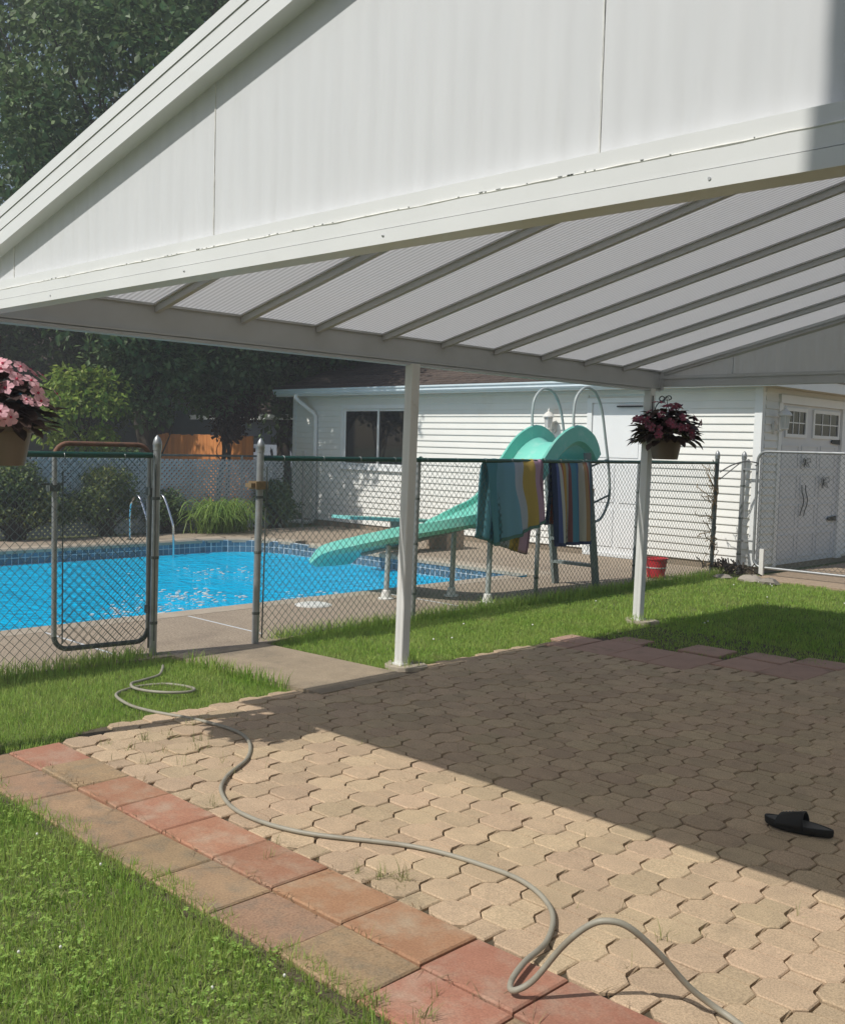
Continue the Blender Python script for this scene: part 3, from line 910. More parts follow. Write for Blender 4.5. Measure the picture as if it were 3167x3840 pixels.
# front gable beam: three stepped bands and a bead of caulk
b = MB(); b.box(XL, XR, YF + 0.035, YF + 0.118, 2.228, 2.350)
gb = b.build('gable_beam', 'vinyl', cover)
b = MB(); b.box(XL - .005, XR + .005, YF + 0.012, YF + 0.034, 2.222, 2.262); b.build('beam_band', 'vinyl', gb)
b = MB(); b.box(XL - .005, XR + .005, YF + 0.015, YF + 0.034, 2.2645, 2.307); b.build('beam_band', 'vinyl', gb)
b = MB(); b.box(XL - .005, XR + .005, YF + 0.021, YF + 0.034, 2.309, 2.3505); b.build('beam_band', 'vinyl', gb)
b = MB()
px = [XL + i * 0.05 for i in range(int((XR - XL) / 0.05))]
b.tube([(x, YF + 0.0165, 2.3085 + rnd.gauss(0, .0006)) for x in px], [0.0032 * rnd.uniform(.75, 1.25) for _ in px], 6)
b.build('caulk_bead', 'caulk', gb)
# gable panels front and rear
def gable_top(x):
    return roof_z(min(x, 2 * RIDGE - x)) - 0.075
seams = [-5.44, -4.665, -3.085, -1.475, 0.10, 1.7, 3.44]
for (yy, t, z0, nm, mt_) in ((YF + 0.06, 0.035, 2.3515, 'gable_panel', 'gable'), (YR - 0.06, 0.03, 2.392, 'rear_gable_panel', 'gable')):
    for a, c in zip(seams[:-1], seams[1:]):
        a2, c2 = a + 0.003, c - 0.003
        poly = [(a2, yy, z0), (c2, yy, z0)]
        poly.append((c2, yy, max(gable_top(c2), z0 + .005)))
        if a2 < RIDGE < c2: poly.append((RIDGE, yy, gable_top(RIDGE)))
        poly.append((a2, yy, max(gable_top(a2), z0 + .005)))
        b = MB(); b.prism(poly, (0, t, 0)); pn = b.build(nm, mt_, cover)
    for s_ in seams[1:-1]:
        b = MB()
        if yy < 5:
            wz = [2.352 + (gable_top(s_) - 2.352) * k / 20 for k in range(21)]
            b.tube([(s_ + rnd.gauss(0, .0008), yy - 0.001, z) for z in wz], [0.0026 * rnd.uniform(.6, 1.4) for _ in wz], 5)
            b.build('seam_caulk', 'caulk', cover)
        else:
            b.box(s_ - .0025, s_ + .0025, yy + .012, yy + .02, z0, gable_top(s_)); b.build('panel_seam', 'galv_black', cover)
b = MB(); b.box(XL + .08, XR, YF + 0.0905, YF + 0.0945, 2.352, 2.38); b.build('panel_backing', 'alum', cover)
# screw heads, dabs of sealant and chips on the front trim
b = MB()
for k in range(9):
    x = XL + 0.25 + k * 1.02 + rnd.gauss(0, .01); b.tube([(x, YF + .0125, 2.242 + rnd.gauss(0, .002)), (x, YF + .0095, 2.242)], .0038, 8)
b.build('screw_heads', 'alum', gb, kind='stuff')
b = MB()
for k in range(46):
    x = rnd.choice((-4.4, -3.3, -3.0, -2.2, -1.6)) + rnd.gauss(0, .28); L0 = abs(rnd.gauss(0, .005)) + .002
    b.box(x, x + L0, YF + .0125, YF + .0200, 2.3100, 2.3108 + abs(rnd.gauss(0, .0012)))
b.build('flaking_sealant', 'slide_under', gb, kind='stuff')
# rake boards: three strips each, projecting past the panels
def rake(y0, y1, dz0, dz1, mat, x0, x1, nm, par):
    b = MB()
    for (xa, xb) in ((x0, RIDGE), (RIDGE, x1)):
        za, zb = roof_z(min(xa, 2 * RIDGE - xa)), roof_z(min(xb, 2 * RIDGE - xb))
        b.prism([(xa, y0, za + dz0), (xb, y0, zb + dz0), (xb, y0, zb + dz1), (xa, y0, za + dz1)], (0, y1 - y0, 0))
    return b.build(nm, mat, par)
rk = rake(YF + 0.004, YF + 0.0945, -0.118, 0.034, 'vinyl', -5.70, 3.70, 'rake_fascia', cover)
rake(YF - 0.009, YF + 0.0035, -0.122, -0.062, 'vinyl', -5.71, 3.71, 'rake_strip', rk)
rake(YF - 0.012, YF + 0.0035, -0.0595, -0.008, 'vinyl', -5.71, 3.71, 'rake_strip', rk)
rake(YF - 0.016, YF + 0.0035, -0.0055, 0.040, 'vinyl', -5.72, 3.72, 'rake_strip', rk)
rrk = rake(YR - 0.075, YR + 0.03, -0.055, 0.034, 'alum', -5.70, 3.70, 'rear_rake', cover)
rake(YR - 0.092, YR - 0.0755, -0.03, -0.004, 'alum', -5.40, 3.4, 'rake_strip', rrk)
# rear gable beam
b = MB(); b.box(XL, XR, YR - 0.082, YR, 2.285, 2.391); rb_ = b.build('rear_gable_beam', 'alum', cover)
b = MB(); b.box(XL, XR, YR - 0.092, YR - 0.0825, 2.360, 2.3905); b.build('beam_band', 'alum', rb_)
b = MB(); b.box(-5.498, -5.37, YR - 0.0905, YR - 0.0835, 2.25, 2.43); b.build('corner_plate', 'alum', cover)
# rafters and roof sheets
raf = [2.67 + 0.6125 * i for i in range(10)]
ang = math.atan(SL)
for y in raf:
    b = MB()
    xa, xb = -5.41, RIDGE
    b.prism([(xa, y - 0.018, roof_z(xa) - 0.052), (xb, y - 0.018, roof_z(xb) - 0.052), (xb, y - 0.018, roof_z(xb) - 0.002), (xa, y - 0.018, roof_z(xa) - 0.002)], (0, 0.036, 0))
    r_ = b.build('rafter', 'alum', cover)
    b = MB()
    b.prism([(xa, y - 0.034, roof_z(xa) - 0.014), (xb, y - 0.034, roof_z(xb) - 0.014), (xb, y - 0.034, roof_z(xb) - 0.003), (xa, y - 0.034, roof_z(xa) - 0.003)], (0, 0.0155, 0))
    b.prism([(xa, y + 0.0185, roof_z(xa) - 0.014), (xb, y + 0.0185, roof_z(xb) - 0.014), (xb, y + 0.0185, roof_z(xb) - 0.003), (xa, y + 0.0185, roof_z(xa) - 0.003)], (0, 0.0155, 0))
    b.build('rafter_flange', 'alum', r_)
ys = [YF + 0.096] + raf + [YR - 0.076]
for ya, yb in zip(ys[:-1], ys[1:]):
    b = MB(); xa, xb = -5.68, RIDGE
    b.prism([(xa, ya + .003, roof_z(xa)), (xb, ya + .003, roof_z(xb)), (xb, ya + .003, roof_z(xb) + 0.012), (xa, ya + .003, roof_z(xa) + 0.012)], (0, yb - ya - .006, 0))
    b.build('roof_panel', 'roof_sheet', cover)
b = MB()
xa, xb = RIDGE, 3.5
b.prism([(xa, YF + .096, roof_z(RIDGE)), (xb, YF + .096, roof_z(2 * RIDGE - xb)), (xb, YF + .096, roof_z(2 * RIDGE - xb) + .012), (xa, YF + .096, roof_z(RIDGE) + .012)], (0, YR - YF - .18, 0))
b.build('far_roof_slope', 'roof_sheet', cover)
b = MB(); b.box(RIDGE - 0.06, RIDGE + 0.06, YF + .096, YR - .08, roof_z(RIDGE) - 0.12, roof_z(RIDGE) - 0.02); b.build('ridge_beam', 'alum', cover)
b = MB(); b.box(3.40, 3.48, YF + 0.12, YR - 0.085, 2.25, 2.43); b.build('eave_beam', 'alum', cover)

# house behind the photographer: its corner shades the end of the gable
house = thing('house', 'pale sided two storey house wall beside the patio', 'house', (4, -4, 0))
b = MB(); b.box(-1.53, 9, -8, -0.62, -0.03, 6.5); hw = b.build('wall', 'house', house)
b = MB()
for i in range(40):
    z = 0.25 + i * 0.155
    b.prism([(-1.53, -0.619, z), (-1.53, -0.606, z), (-1.53, -0.617, z + 0.15), (-1.53, -0.619, z + 0.15)], (10.4, 0, 0))
b.build('siding', 'house', hw, kind='stuff')
b = MB(); b.prism([(-1.53, -8.3, 6.5), (-1.53, -0.5, 6.5), (-1.53, -4.3, 8.1)], (10.6, 0, 0)); b.build('roof', 'shingle', house)

# ------------------------------------------------------------------ garage
WY = 13.6                       # front wall plane
WX0, WX1 = -17.05, -6.70        # its two ends
EAVE = 2.60
gar = thing('garage', 'cream sided garage with brown shingle roof behind the pool', 'garage', (-12, 15, 0))
WIN = (-15.47, -13.52, 1.24, 2.34)
DOOR = (-9.56, -8.52, 0.04, 2.40)
b = MB()
def wall_rects(x0, x1, z0, z1, holes):
    xs_ = sorted({x0, x1, *[h[0] for h in holes], *[h[1] for h in holes]}); zs_ = sorted({z0, z1, *[h[2] for h in holes], *[h[3] for h in holes]})
    for xa, xb in zip(xs_[:-1], xs_[1:]):
        for za, zb in zip(zs_[:-1], zs_[1:]):
            xm, zm = (xa + xb) / 2, (za + zb) / 2
            if not any(h[0] < xm < h[1] and h[2] < zm < h[3] for h in holes):
                yield xa, xb, za, zb
for (xa, xb, za, zb) in wall_rects(WX0 + .03, WX1 - .03, 0.085, EAVE, [WIN, DOOR]):
    b.box(xa, xb, WY + 0.012, WY + 0.1, za, zb)
wall_f = b.build('wall', 'siding', gar)
CH = 0.1105
bcache = {}
def board_mesh(L_):
    k = round(L_, 3)
    if k not in bcache:
        m = MB()
        # lap board: lower edge stands proud, small drip return
        m.prism([(0, 0.011, 0.0), (0, -0.020, 0.0), (0, -0.020, 0.012), (0, -0.001, CH), (0, 0.011, CH)], (L_, 0, 0))
        bcache[k] = local_mesh('siding_board', m, 'siding')
    return bcache[k]
nz = int(round((EAVE - 0.10) / CH))
for i in range(nz):
    z = 0.095 + i * CH
    segs = [(WX0 + 0.085, WX1 - 0.105)]
    for h in (WIN, DOOR):
        if z + CH > h[2] - 0.07 and z < h[3] + 0.07:
            ns = []
            for a, c in segs:
                if a < h[0] and c > h[1]:
                    ns += [(a, h[0] - 0.07), (h[1] + 0.07, c)]
                else:
                    ns.append((a, c))
            segs = ns
    for a, c in segs:
        shared('siding_board', board_mesh(c - a), wall_f, (a, WY, z))
for (x0, x1) in ((WX0 - 0.01, WX0 + 0.083), (WX1 - 0.103, WX1 + 0.012)):
    b = MB(); b.box(x0, x1, WY - 0.027, WY + 0.06, 0.085, EAVE); b.build('corner_trim', 'trim', gar)
b = MB(); b.box(WX0 + .02, WX1 - .02, WY + 0.004, WY + 0.25, -0.05, 0.092); b.box(WX1 - .25, WX1 - .02, WY + .25, 22, -0.05, 0.092); b.build('foundation', 'foundation', gar)
# side wall by the drive
SX = WX1
GD = (14.14, 16.30, 0.06, 2.40)
b = MB()
for (ya, yb, za, zb) in wall_rects(WY + 0.11, 22.0, 0.085, EAVE, [GD]):
    b.box(SX - 0.1, SX - 0.012, ya, yb, za, zb)
wall_s = b.build('wall', 'siding', gar)
def side_board(L_):
    m = MB()
    m.prism([(-0.011, 0, 0.0), (0.020, 0, 0.0), (0.020, 0, 0.012), (0.001, 0, CH), (-0.011, 0, CH)], (0, L_, 0))
    return local_mesh('siding_board', m, 'siding')
sb = {k: side_board(v) for k, v in {'a': GD[0] - 0.07 - (WY + 0.075), 'b': 22 - GD[1] - 0.2, 'c': 22 - WY - 0.075}.items()}
for i in range(nz):
    z = 0.095 + i * CH
    if z < GD[3] + 0.10 - CH * .5:
        shared('siding_board', sb['a'], wall_s, (SX, WY + 0.075, z)); shared('siding_board', sb['b'], wall_s, (SX, GD[1] + 0.2, z))
    else:
        shared('siding_board', sb['c'], wall_s, (SX, WY + 0.075, z))
# window
win = None
x0, x1, z0, z1 = WIN
b = MB()
for (a, c, e0, e1) in ((x0 - .07, x1 + .07, z1, z1 + .075), (x0 - .07, x1 + .07, z0 - .075, z0), (x0 - .07, x0, z0, z1), (x1, x1 + .07, z0, z1)):
    b.box(a, c, WY - 0.03, WY + 0.06, e0, e1)
win = b.build('window', 'trim', gar)
xm = -14.50
b = MB()
for (a, c) in ((x0 + .004, xm + .03), (xm - .03, x1 - .004)):
    y_ = WY + (0.0 if a < xm - .1 else 0.022)
    b.box(a, a + .045, y_, y_ + .02, z0 + .004, z1 - .004); b.box(c - .045, c, y_, y_ + .02, z0 + .004, z1 - .004)
    b.box(a + .045, c - .045, y_, y_ + .02, z0 + .004, z0 + .045); b.box(a + .045, c - .045, y_, y_ + .02, z1 - .045, z1 - .004)
b.build('sash', 'trim', win)
for (a, c, y_) in ((x0 + .05, xm - .015, WY + .008), (xm + .015, x1 - .05, WY + .03)):
    b = MB(); b.box(a, c, y_, y_ + .008, z0 + .046, z1 - .046); b.build('pane', 'glass_dark', win)
b = MB(); b.box(x0 - .09, x1 + .09, WY - 0.055, WY + 0.02, z0 - .09, z0 - .076); b.build('sill', 'trim', win)
# door with storm glazing
x0, x1, z0, z1 = DOOR
b = MB()
for (a, c, e0, e1) in ((x0 - .07, x1 + .07, z1, z1 + .075), (x0 - .07, x0 + .02, z0, z1), (x1 - .02, x1 + .07, z0, z1)):
    b.box(a, c, WY - 0.03, WY + 0.06, e0, e1)
b.box(x0 - .05, x1 + .05, WY - .05, WY + .06, z0 - .04, z0)
dr = b.build('door_frame', 'trim', gar)
b = MB(); b.box(x0 + .022, x1 - .022, WY + .0, WY + .04, z0 + .004, z1 - .004)
dl = b.build('door', 'door_white', gar)
b = MB()
for (za, zb) in ((0.16, 0.75), (0.85, 1.45)):
    for (xa, xb) in ((x0 + .14, (x0 + x1) / 2 - .05), ((x0 + x1) / 2 + .05, x1 - .14)):
        b.cbox(xa, xb, WY - .012, WY - .001, za, zb, .003)
b.build('raised_panel', 'door_white', dl)
b = MB(); b.box(x0 + .16, x1 - .16, WY - .01, WY - .001, 1.55, 2.2); b.build('glazing', 'door_white', dl)
b = MB(); b.box(x0 + .06, x0 + .10, WY - .055, WY - .001, 1.0, 1.05); b.build('handle', 'brass', dl)
b = MB(); b.box(x1 - .55, x1 - .1, WY - .045, WY - .012, 2.33, 2.352); b.build('door_closer', 'black', dl)
# roof, fascia, soffit, gutter, downspout
OV = 0.26
b = MB(); b.box(WX0 - OV, WX1 + .30, WY - OV, WY + .0, EAVE - 0.002, EAVE + 0.014); b.box(WX1 + .02, WX1 + .30, WY + .005, 22, EAVE - .002, EAVE + .014); b.build('soffit', 'soffit', gar)
b = MB(); b.box(WX0 - OV, WX1 + .30, WY - OV - .018, WY - OV, EAVE - 0.01, EAVE + 0.14); b.box(WX1 + .302, WX1 + .32, WY - OV, 22, EAVE - .01, EAVE + .14); b.build('fascia', 'trim', gar)
b = MB()
prof = [(0, -.02), (0, -.105), (-.05, -.115), (-.078, -.085), (-.074, -.055), (-.098, -.030), (-.098, -.002), (-.088, -.002), (-.088, -.02)]
b.prism([(WX0 - OV, WY - OV - .019 + p, EAVE + .135 + q) for p, q in prof], (WX1 + .3 - WX0 + OV, 0, 0)); b.build('gutter', 'gutter', gar)
PIT = 0.36
def hip_pt(x, y, d): return (x, y, EAVE + 0.145 + d * PIT)
xe0, xe1, ye0 = WX0 - OV - .04, WX1 + .34, WY - OV - .05
D_ = 4.6
b = MB()
b.add([hip_pt(xe0, ye0, 0), hip_pt(xe1, ye0, 0), hip_pt(xe1 - D_, ye0 + D_, D_), hip_pt(xe0 + .8, ye0 + D_, D_), hip_pt(xe1, ye0 + 2 * D_, 0), hip_pt(xe0, ye0 + 2 * D_, 0)],
      [(0, 1, 2, 3), (1, 4, 2), (4, 5, 3, 2), (5, 0, 3)])
rf = b.build('roof', 'shingle', gar)
for k in range(22):
    b = MB(); d0 = k * 0.135
    xa, xb = xe0 + .8 * d0 / D_, xe1 - d0
    x = xa - rnd.uniform(0, .3)
    while x < xb:
        w = rnd.choice((.3, .3, .32, .17, .24))
        x2 = min(x + w - .008, xb); x1_ = max(x, xa)
        h_ = rnd.uniform(.008, .018)
        if x2 > x1_ + .02:
            p0 = hip_pt(x1_, ye0 + d0 - .01, d0 - .01); p1 = hip_pt(x2, ye0 + d0 - .01, d0 - .01); p2 = hip_pt(x2, ye0 + d0 + .16, d0 + .16); p3 = hip_pt(x1_, ye0 + d0 + .16, d0 + .16)
            b.add([p0, p1, p2, p3] + [(q[0], q[1], q[2] + t_) for q, t_ in ((p0, h_ + .004), (p1, h_ + .004), (p2, .003), (p3, .003))], [(4, 5, 6, 7), (0, 1, 5, 4), (1, 2, 6, 5), (3, 0, 4, 7)])
        x += w
    b.build('shingle_course', 'shingle', rf)
b = MB(); xd = -16.28
b.tube([(xd - .32, WY - OV - .06, EAVE + .03), (xd - .32, WY - OV - .06, EAVE - .05), (xd - .26, WY - OV + .02, EAVE - .14), (xd - .03, WY - .09, EAVE - .34), (xd, WY - .065, EAVE - .42), (xd, WY - .065, 1.2), (xd, WY - .065, .12), (xd - .04, WY - .085, .05), (xd - .14, WY - .1, .03), (xd - .75, WY - .1, .02)], .042, 8)
b.build('downspout', 'trim', gar, smooth='auto')
b = MB(); b.box(-16.72, -16.62, WY - .05, WY - .012, 1.36, 1.48); b.build('outlet_box', 'white_plastic', gar)
# big door by the drive
ya, yb, za, zb = GD
b = MB(); b.box(SX - .06, SX - .012, ya + .03, yb - .03, za, zb - .002)
gd = b.build('garage_door', 'gdoor', gar)
b = MB()
for r0 in range(4):
    for c0 in range(3):
        y0 = ya + .12 + c0 * .66; zz = za + .08 + r0 * .44
        for (p, q, s, t) in ((y0, y0 + .56, zz, zz + .02), (y0, y0 + .56, zz + .33, zz + .35), (y0, y0 + .02, zz + .021, zz + .329), (y0 + .54, y0 + .56, zz + .021, zz + .329)):
            b.box(SX - .0115, SX - .003, p, q, s, t)
b.build('panel_moulding', 'gdoor', gd)
for (p, q) in ((14.38, 14.98), (15.30, 16.16)):
    b = MB(); s, t = 1.97, 2.30
    for (a, c, e0, e1) in ((p - .05, q + .05, t, t + .05), (p - .05, q + .05, s - .05, s), (p - .05, p, s, t), (q, q + .05, s, t)):
        b.box(SX - .0115, SX + .012, a, c, e0, e1)
    wn_ = b.build('door_window', 'trim', gd)
    b = MB(); b.box(SX - .0115, SX - .006, p + .001, q - .001, s + .001, t - .001); b.build('pane', 'glass_dark', wn_)
    b = MB()
    for k in (1, 2):
        yy = p + (q - p) * k / 3; b.box(SX - .0055, SX + .003, yy - .008, yy + .008, s, t)
    b.box(SX - .0055, SX + .002, p, q, (s + t) / 2 - .008, (s + t) / 2 + .008)
    b.build('glazing_bar', 'trim', wn_)
b = MB(); b.box(SX - .02, SX + .03, ya - .07, ya + .028, .05, zb); b.box(SX - .02, SX + .03, yb - .028, yb + .18, .05, zb); b.box(SX - .02, SX + .05, ya - .07, yb + .18, zb, zb + .12); b.build('door_frame', 'trim', gar)
for z in (1.88, 0.68):
    b = MB(); b.prism([(SX + .004, 15.92, z), (SX + .004, 15.97, z + .03), (SX + .004, 16.24, z + .045), (SX + .004, 16.24, z - .035), (SX + .004, 15.97, z - .025)], (.012, 0, 0)); b.build('strap_hinge', 'black', gd)
for k, y in enumerate((14.93, 15.06)):
    b = MB(); b.tube(spline([(SX + .02, y, 1.22), (SX + .025, y + .005, 1.12), (SX + .025, y + .07, 1.02), (SX + .025, y + .06, .93), (SX + .025, y - .01, .82), (SX + .02, y - .02, .76)], 6), [.007] * 31, 6); b.build('pull_handle', 'black', gd)

def lantern(x, y, z, nx, ny, label):
    t = thing('wall_lantern', label, 'wall lamp', (x, y, z), 'white wall lanterns on the garage')
    cx, cy = x + nx * .16, y + ny * .16
    b = MB()
    # oval backplate
    tx, ty = -ny, nx
    b.prism([(x + tx * .055 * math.cos(a), y + ty * .055 * math.cos(a), z - .10 + .09 * math.sin(a)) for a in [i * math.pi / 8 for i in range(16)]], (nx * .03, ny * .03, 0)); b.build('backplate', 'white_plastic', t)
    b = MB(); b.tube(spline([(x + nx * .02, y + ny * .02, z - .12), (x + nx * .08, y + ny * .08, z - .15), (cx, cy, z - .12)], 5), .012, 6); b.build('arm', 'white_plastic', t)
    b = MB(); b.lathe([(.035, -.11), (.05, -.10), (.07, .07), (.07, .075)], (cx, cy, z), 12); b.build('glass', 'lamp_glass', t)
    b = MB()
    for k in range(6):
        a = k * math.pi / 3; ca, sa = math.cos(a), math.sin(a)
        b.tube([(cx + .052 * ca, cy + .052 * sa, z - .11), (cx + .075 * ca, cy + .075 * sa, z + .08)], .006, 5)
    b.lathe([(.03, -.13), (.056, -.12), (.056, -.10), (.03, -.1)], (cx, cy, z), 12); b.build('cage', 'white_plastic', t)
    b = MB(); b.lathe([(.098, .07), (.10, .085), (.075, .12), (.04, .15), (.018, .165), (.022, .18), (.008, .20), (.004, .225)], (cx, cy, z), 12); b.build('cap', 'white_plastic', t, smooth='auto')
lantern(-10.28, WY - .014, 2.10, 0, -1, 'white carriage lantern on the front siding beside the slide handrail')
lantern(SX + .014, 13.93, 2.14, 1, 0, 'white carriage lantern between corner trim and big garage door')

# butterfly ornaments on the door
def butterfly(y, z, s, label):
    t = thing('butterfly_ornament', label, 'ornament', (SX, y, z), 'metal butterflies on the garage door')
    for sg in (-1, 1):
        b = MB()
        up = spline([(SX + .02, y, z), (SX + .035, y + sg * .05 * s, z + .06 * s), (SX + .05, y + sg * .11 * s, z + .055 * s), (SX + .05, y + sg * .12 * s, z + .01 * s), (SX + .03, y + sg * .05 * s, z - .005 * s)], 5)
        lo = spline([(SX + .02, y, z), (SX + .04, y + sg * .07 * s, z - .02 * s), (SX + .045, y + sg * .09 * s, z - .07 * s), (SX + .035, y + sg * .04 * s, z - .06 * s), (SX + .02, y, z - .01 * s)], 5)
        b.tube(up, .004, 5); b.tube(lo, .004, 5)
        for k in (6, 10, 14):
            b.tube([(SX + .02, y, z), up[k]], .002, 4); b.tube([(SX + .02, y, z), lo[k]], .002, 4)
        b.build('wing', 'dark_iron', t)
    b = MB(); b.lathe([(.003, -.05 * s), (.007, -.02), (.008, .02), (.004, .05 * s)], (SX + .022, y, z), 6); b.build('body', 'black', t)
butterfly(15.0, 1.56, 1.0, 'small wire butterfly hung higher on the white garage door')
butterfly(15.68, 1.26, 1.15, 'larger wire butterfly hung lower on the white garage door')

# ------------------------------------------------------------------ chain link fences and gates
def chain_mesh(p0, p1, z0, z1, D=0.072, r=0.0018, inside=None):
    """zigzag wires between two ground points"""
    p0 = Vector((p0[0], p0[1], 0)); p1 = Vector((p1[0], p1[1], 0))
    L_ = (p1 - p0).length; d = (p1 - p0) / L_
    nrm = Vector((-d.y, d.x, 0))
    w = D / 2; nw = int(L_ / w); nk = int((z1 - z0) / (D / 2))
    hz = (z1 - z0) / nk
    k = np.arange(nk + 1)
    Vs = []; Fs = []
    off = 0
    ph = 2 * np.pi * np.arange(3) / 3
    for i in range(nw):
        u0 = (i + .5) * w
        u = u0 + np.where((k + i) % 2 == 0, -w / 2, w / 2) + nrg.normal(0, .0012, nk + 1)
        z = z0 + k * hz + nrg.normal(0, .001, nk + 1)
        c = np.stack([p0.x + d.x * u, p0.y + d.y * u, z], 1)
        side = np.where((k + i) % 2 == 0, -1, 1) * r * 0.7
        c[:, 0] += nrm.x * side; c[:, 1] += nrm.y * side
        # ring in the plane across the wire: horizontal direction d, and normal
        ring = np.stack([np.cos(ph)[:, None] * np.array([d.x, d.y, 0.0]) + np.sin(ph)[:, None] * np.array([nrm.x, nrm.y, 0.0])])[0] * r * 1.25
        v = (c[:, None, :] + ring[None]).reshape(-1, 3)
        a = (np.arange(nk)[:, None] * 3 + np.arange(3)[None]).ravel()
        bq = (np.arange(nk)[:, None] * 3 + (np.arange(3)[None] + 1) % 3).ravel()
        Fs.append(np.stack([a, bq, bq + 3, a + 3], 1) + off)
        Vs.append(v); off += len(v)
    return np.concatenate(Vs), [np.concatenate(Fs)]

LEAN = 0.013
def fence_post(x, y, h, r, cap=True, mat='galv', parent=None):
    b = MB()
    b.tube([(x, y, -0.05), (x + LEAN * h * .7, y + LEAN * h * .7, h)], r, 12)
    p_ = b.build('post', mat, parent, smooth='auto')
    if cap:
        c = MB(); c.lathe([(r * 1.15, -.035), (r * 1.15, .0), (r * 1.22, .004), (r * 1.1, .03), (r * .75, .058), (r * .25, .075), (.002, .08)], (x + LEAN * h * .7, y + LEAN * h * .7, h), 12)
        c.build('cap', 'galv', p_, smooth='auto')
    for z in (.25, .75, 1.2):
        bd = MB(); bd.lathe([(r * 1.06, -.011), (r * 1.1, -.008), (r * 1.1, .008), (r * 1.06, .011)], (x + LEAN * z * .7, y + LEAN * z * .7, z * h / 1.6), 12)
        bd.build('clamp_band', 'galv_black', p_)
    return p_
RZ = 1.515
def ties(b, p0, p1, n, z, r=.021):
    for i in range(n):
        t = (i + .5) / n
        x, y = p0[0] + (p1[0] - p0[0]) * t, p0[1] + (p1[1] - p0[1]) * t
        b.tube(arc((x, y, z), r + .004, -.6, 3.9, 9, (1, 0, 0), (0, 0, 1)) + [Vector((x + .004, y + .03, z - .07))], .0022, 4)

def fence(label, p0, p1, posts, z_rail, matm, rail='green', grp=None):
    t = thing('chain_link_fence', label, 'fence', ((p0[0] + p1[0]) / 2, (p0[1] + p1[1]) / 2, 0), grp)
    b = MB(); b.tube([(p0[0] + .012, p0[1], z_rail), (p1[0] + .012, p1[1], z_rail + .01)], .0215, 10); rl = b.build('top_rail', rail, t, smooth='auto')
    L_ = math.hypot(p1[0] - p0[0], p1[1] - p0[1])
    b = MB(); ties(b, (p0[0] + .012, p0[1]), (p1[0] + .012, p1[1]), int(L_ / .42), z_rail); b.build('wire_tie', 'galv', rl, kind='stuff')
    V, F = chain_mesh(p0, p1, 0.015, z_rail - .02, .072, .0024); np_mesh('wire_mesh', V, F, matm, t)
    for (x, y, h, r, c, m) in posts:
        fence_post(x, y, h, r, c, m, t)
    return t
A = (-6.895, 4.17); B = (-6.80, 5.06); C = (-7.05, 13.0)
fl = fence('green railed chain link fence hung with the open gate', (-6.93, 0.4), (A[0], A[1] - .03), [(A[0], A[1], 1.60, .029, True, 'galv'), (-6.93, 1.6, 1.5, .024, False, 'galv')], RZ, 'mesh', grp='pool fence lengths')
b = MB(); b.tube([(A[0] - .045, A[1] - .0, .05), (A[0] - .045 + .01, A[1] + .01, 1.5)], .018, 8); b.tube([(A[0] + .05, A[1] - .02, .12), (A[0] + .05, A[1] - .02, 1.46)], .006, 6); b.build('tension_bar', 'galv_black', fl)
def fx(y): return B[0] + (C[0] - B[0]) * (y - B[1]) / (C[1] - B[1])
fr_ = fence('green railed chain link fence carrying the beach towels', (B[0], B[1] + .03), (C[0], C[1]),
            [(B[0], B[1], 1.60, .029, True, 'galv'), (fx(6.98) - .03, 6.98, 1.53, .024, False, 'galv'), (fx(8.95) - .03, 8.95, 1.53, .024, False, 'galv'), (fx(11.0) - .03, 11.0, 1.53, .024, False, 'galv'), (C[0], C[1], 1.62, .030, True, 'galv_black')], RZ, 'mesh_green', grp='pool fence lengths')
b = MB(); b.tube([(B[0] + .05, B[1] + .03, .05), (B[0] + .07, B[1] + .04, 1.45)], .006, 6); b.build('tension_bar', 'galv_black', fr_)
for (p, z) in ((B, 1.30),):
    b = MB(); b.box(p[0] - .055 + .012, p[0] + .055 + .012, p[1] - .06, p[1] + .055, z - .035, z + .03); b.box(p[0] - .03, p[0] + .05, p[1] - .10, p[1] - .0605, z - .02, z + .015); b.build('gate_latch', 'brass', fr_)
# line post tops: loop caps
for y in (6.98, 8.95, 11.0):
    b = MB(); x = fx(y) - .01
    b.tube(arc((x + .02, y + .015, RZ + .004), .027, -.4, 3.6, 8), .008, 6); b.build('loop_cap', 'green', fr_)

def gate_frame(name, label, p0, p1, z0, z1, r, rc, mats, grp, meshmat, round_both=False):
    """tube frame with rounded outer corners; p0 hinge side, p1 free side"""
    t = thing(name, label, 'gate', (p0[0], p0[1], 0), grp)
    P0 = Vector((p0[0], p0[1], 0)); P1 = Vector((p1[0], p1[1], 0)); d = (P1 - P0).normalized(); L_ = (P1 - P0).length
    Z = Vector((0, 0, 1))
    def at(u, z): return P0 + d * u + Z * z
    def cor(u, z, a0, a1): return [at(u + rc * math.cos(a0 + (a1 - a0) * i / 6), z + rc * math.sin(a0 + (a1 - a0) * i / 6)) for i in range(7)]
    b = MB(); b.tube(cor(rc, z1 - rc, math.pi, math.pi / 2) + cor(L_ - rc, z1 - rc, math.pi / 2, 0), r, 10); b.build('top_rail', mats[0], t, smooth='auto')
    b = MB(); b.tube(cor(rc, z0 + rc, math.pi, 1.5 * math.pi) + cor(L_ - rc, z0 + rc, 1.5 * math.pi, 2 * math.pi), r, 10); b.build('bottom_rail', mats[1], t, smooth='auto')
    for u in (0, L_):
        b = MB(); b.tube([at(u, z0 + rc), at(u, z1 - rc)], r * 1.02, 10); b.build('stile', mats[2], t, smooth='auto')
    V, F = chain_mesh((at(.03, 0).x, at(.03, 0).y), (at(L_ - .03, 0).x, at(L_ - .03, 0).y), z0 + .02, z1 - .02, 0.072, .0023)
    np_mesh('wire_mesh', V, F, meshmat, t)
    return t, at, L_
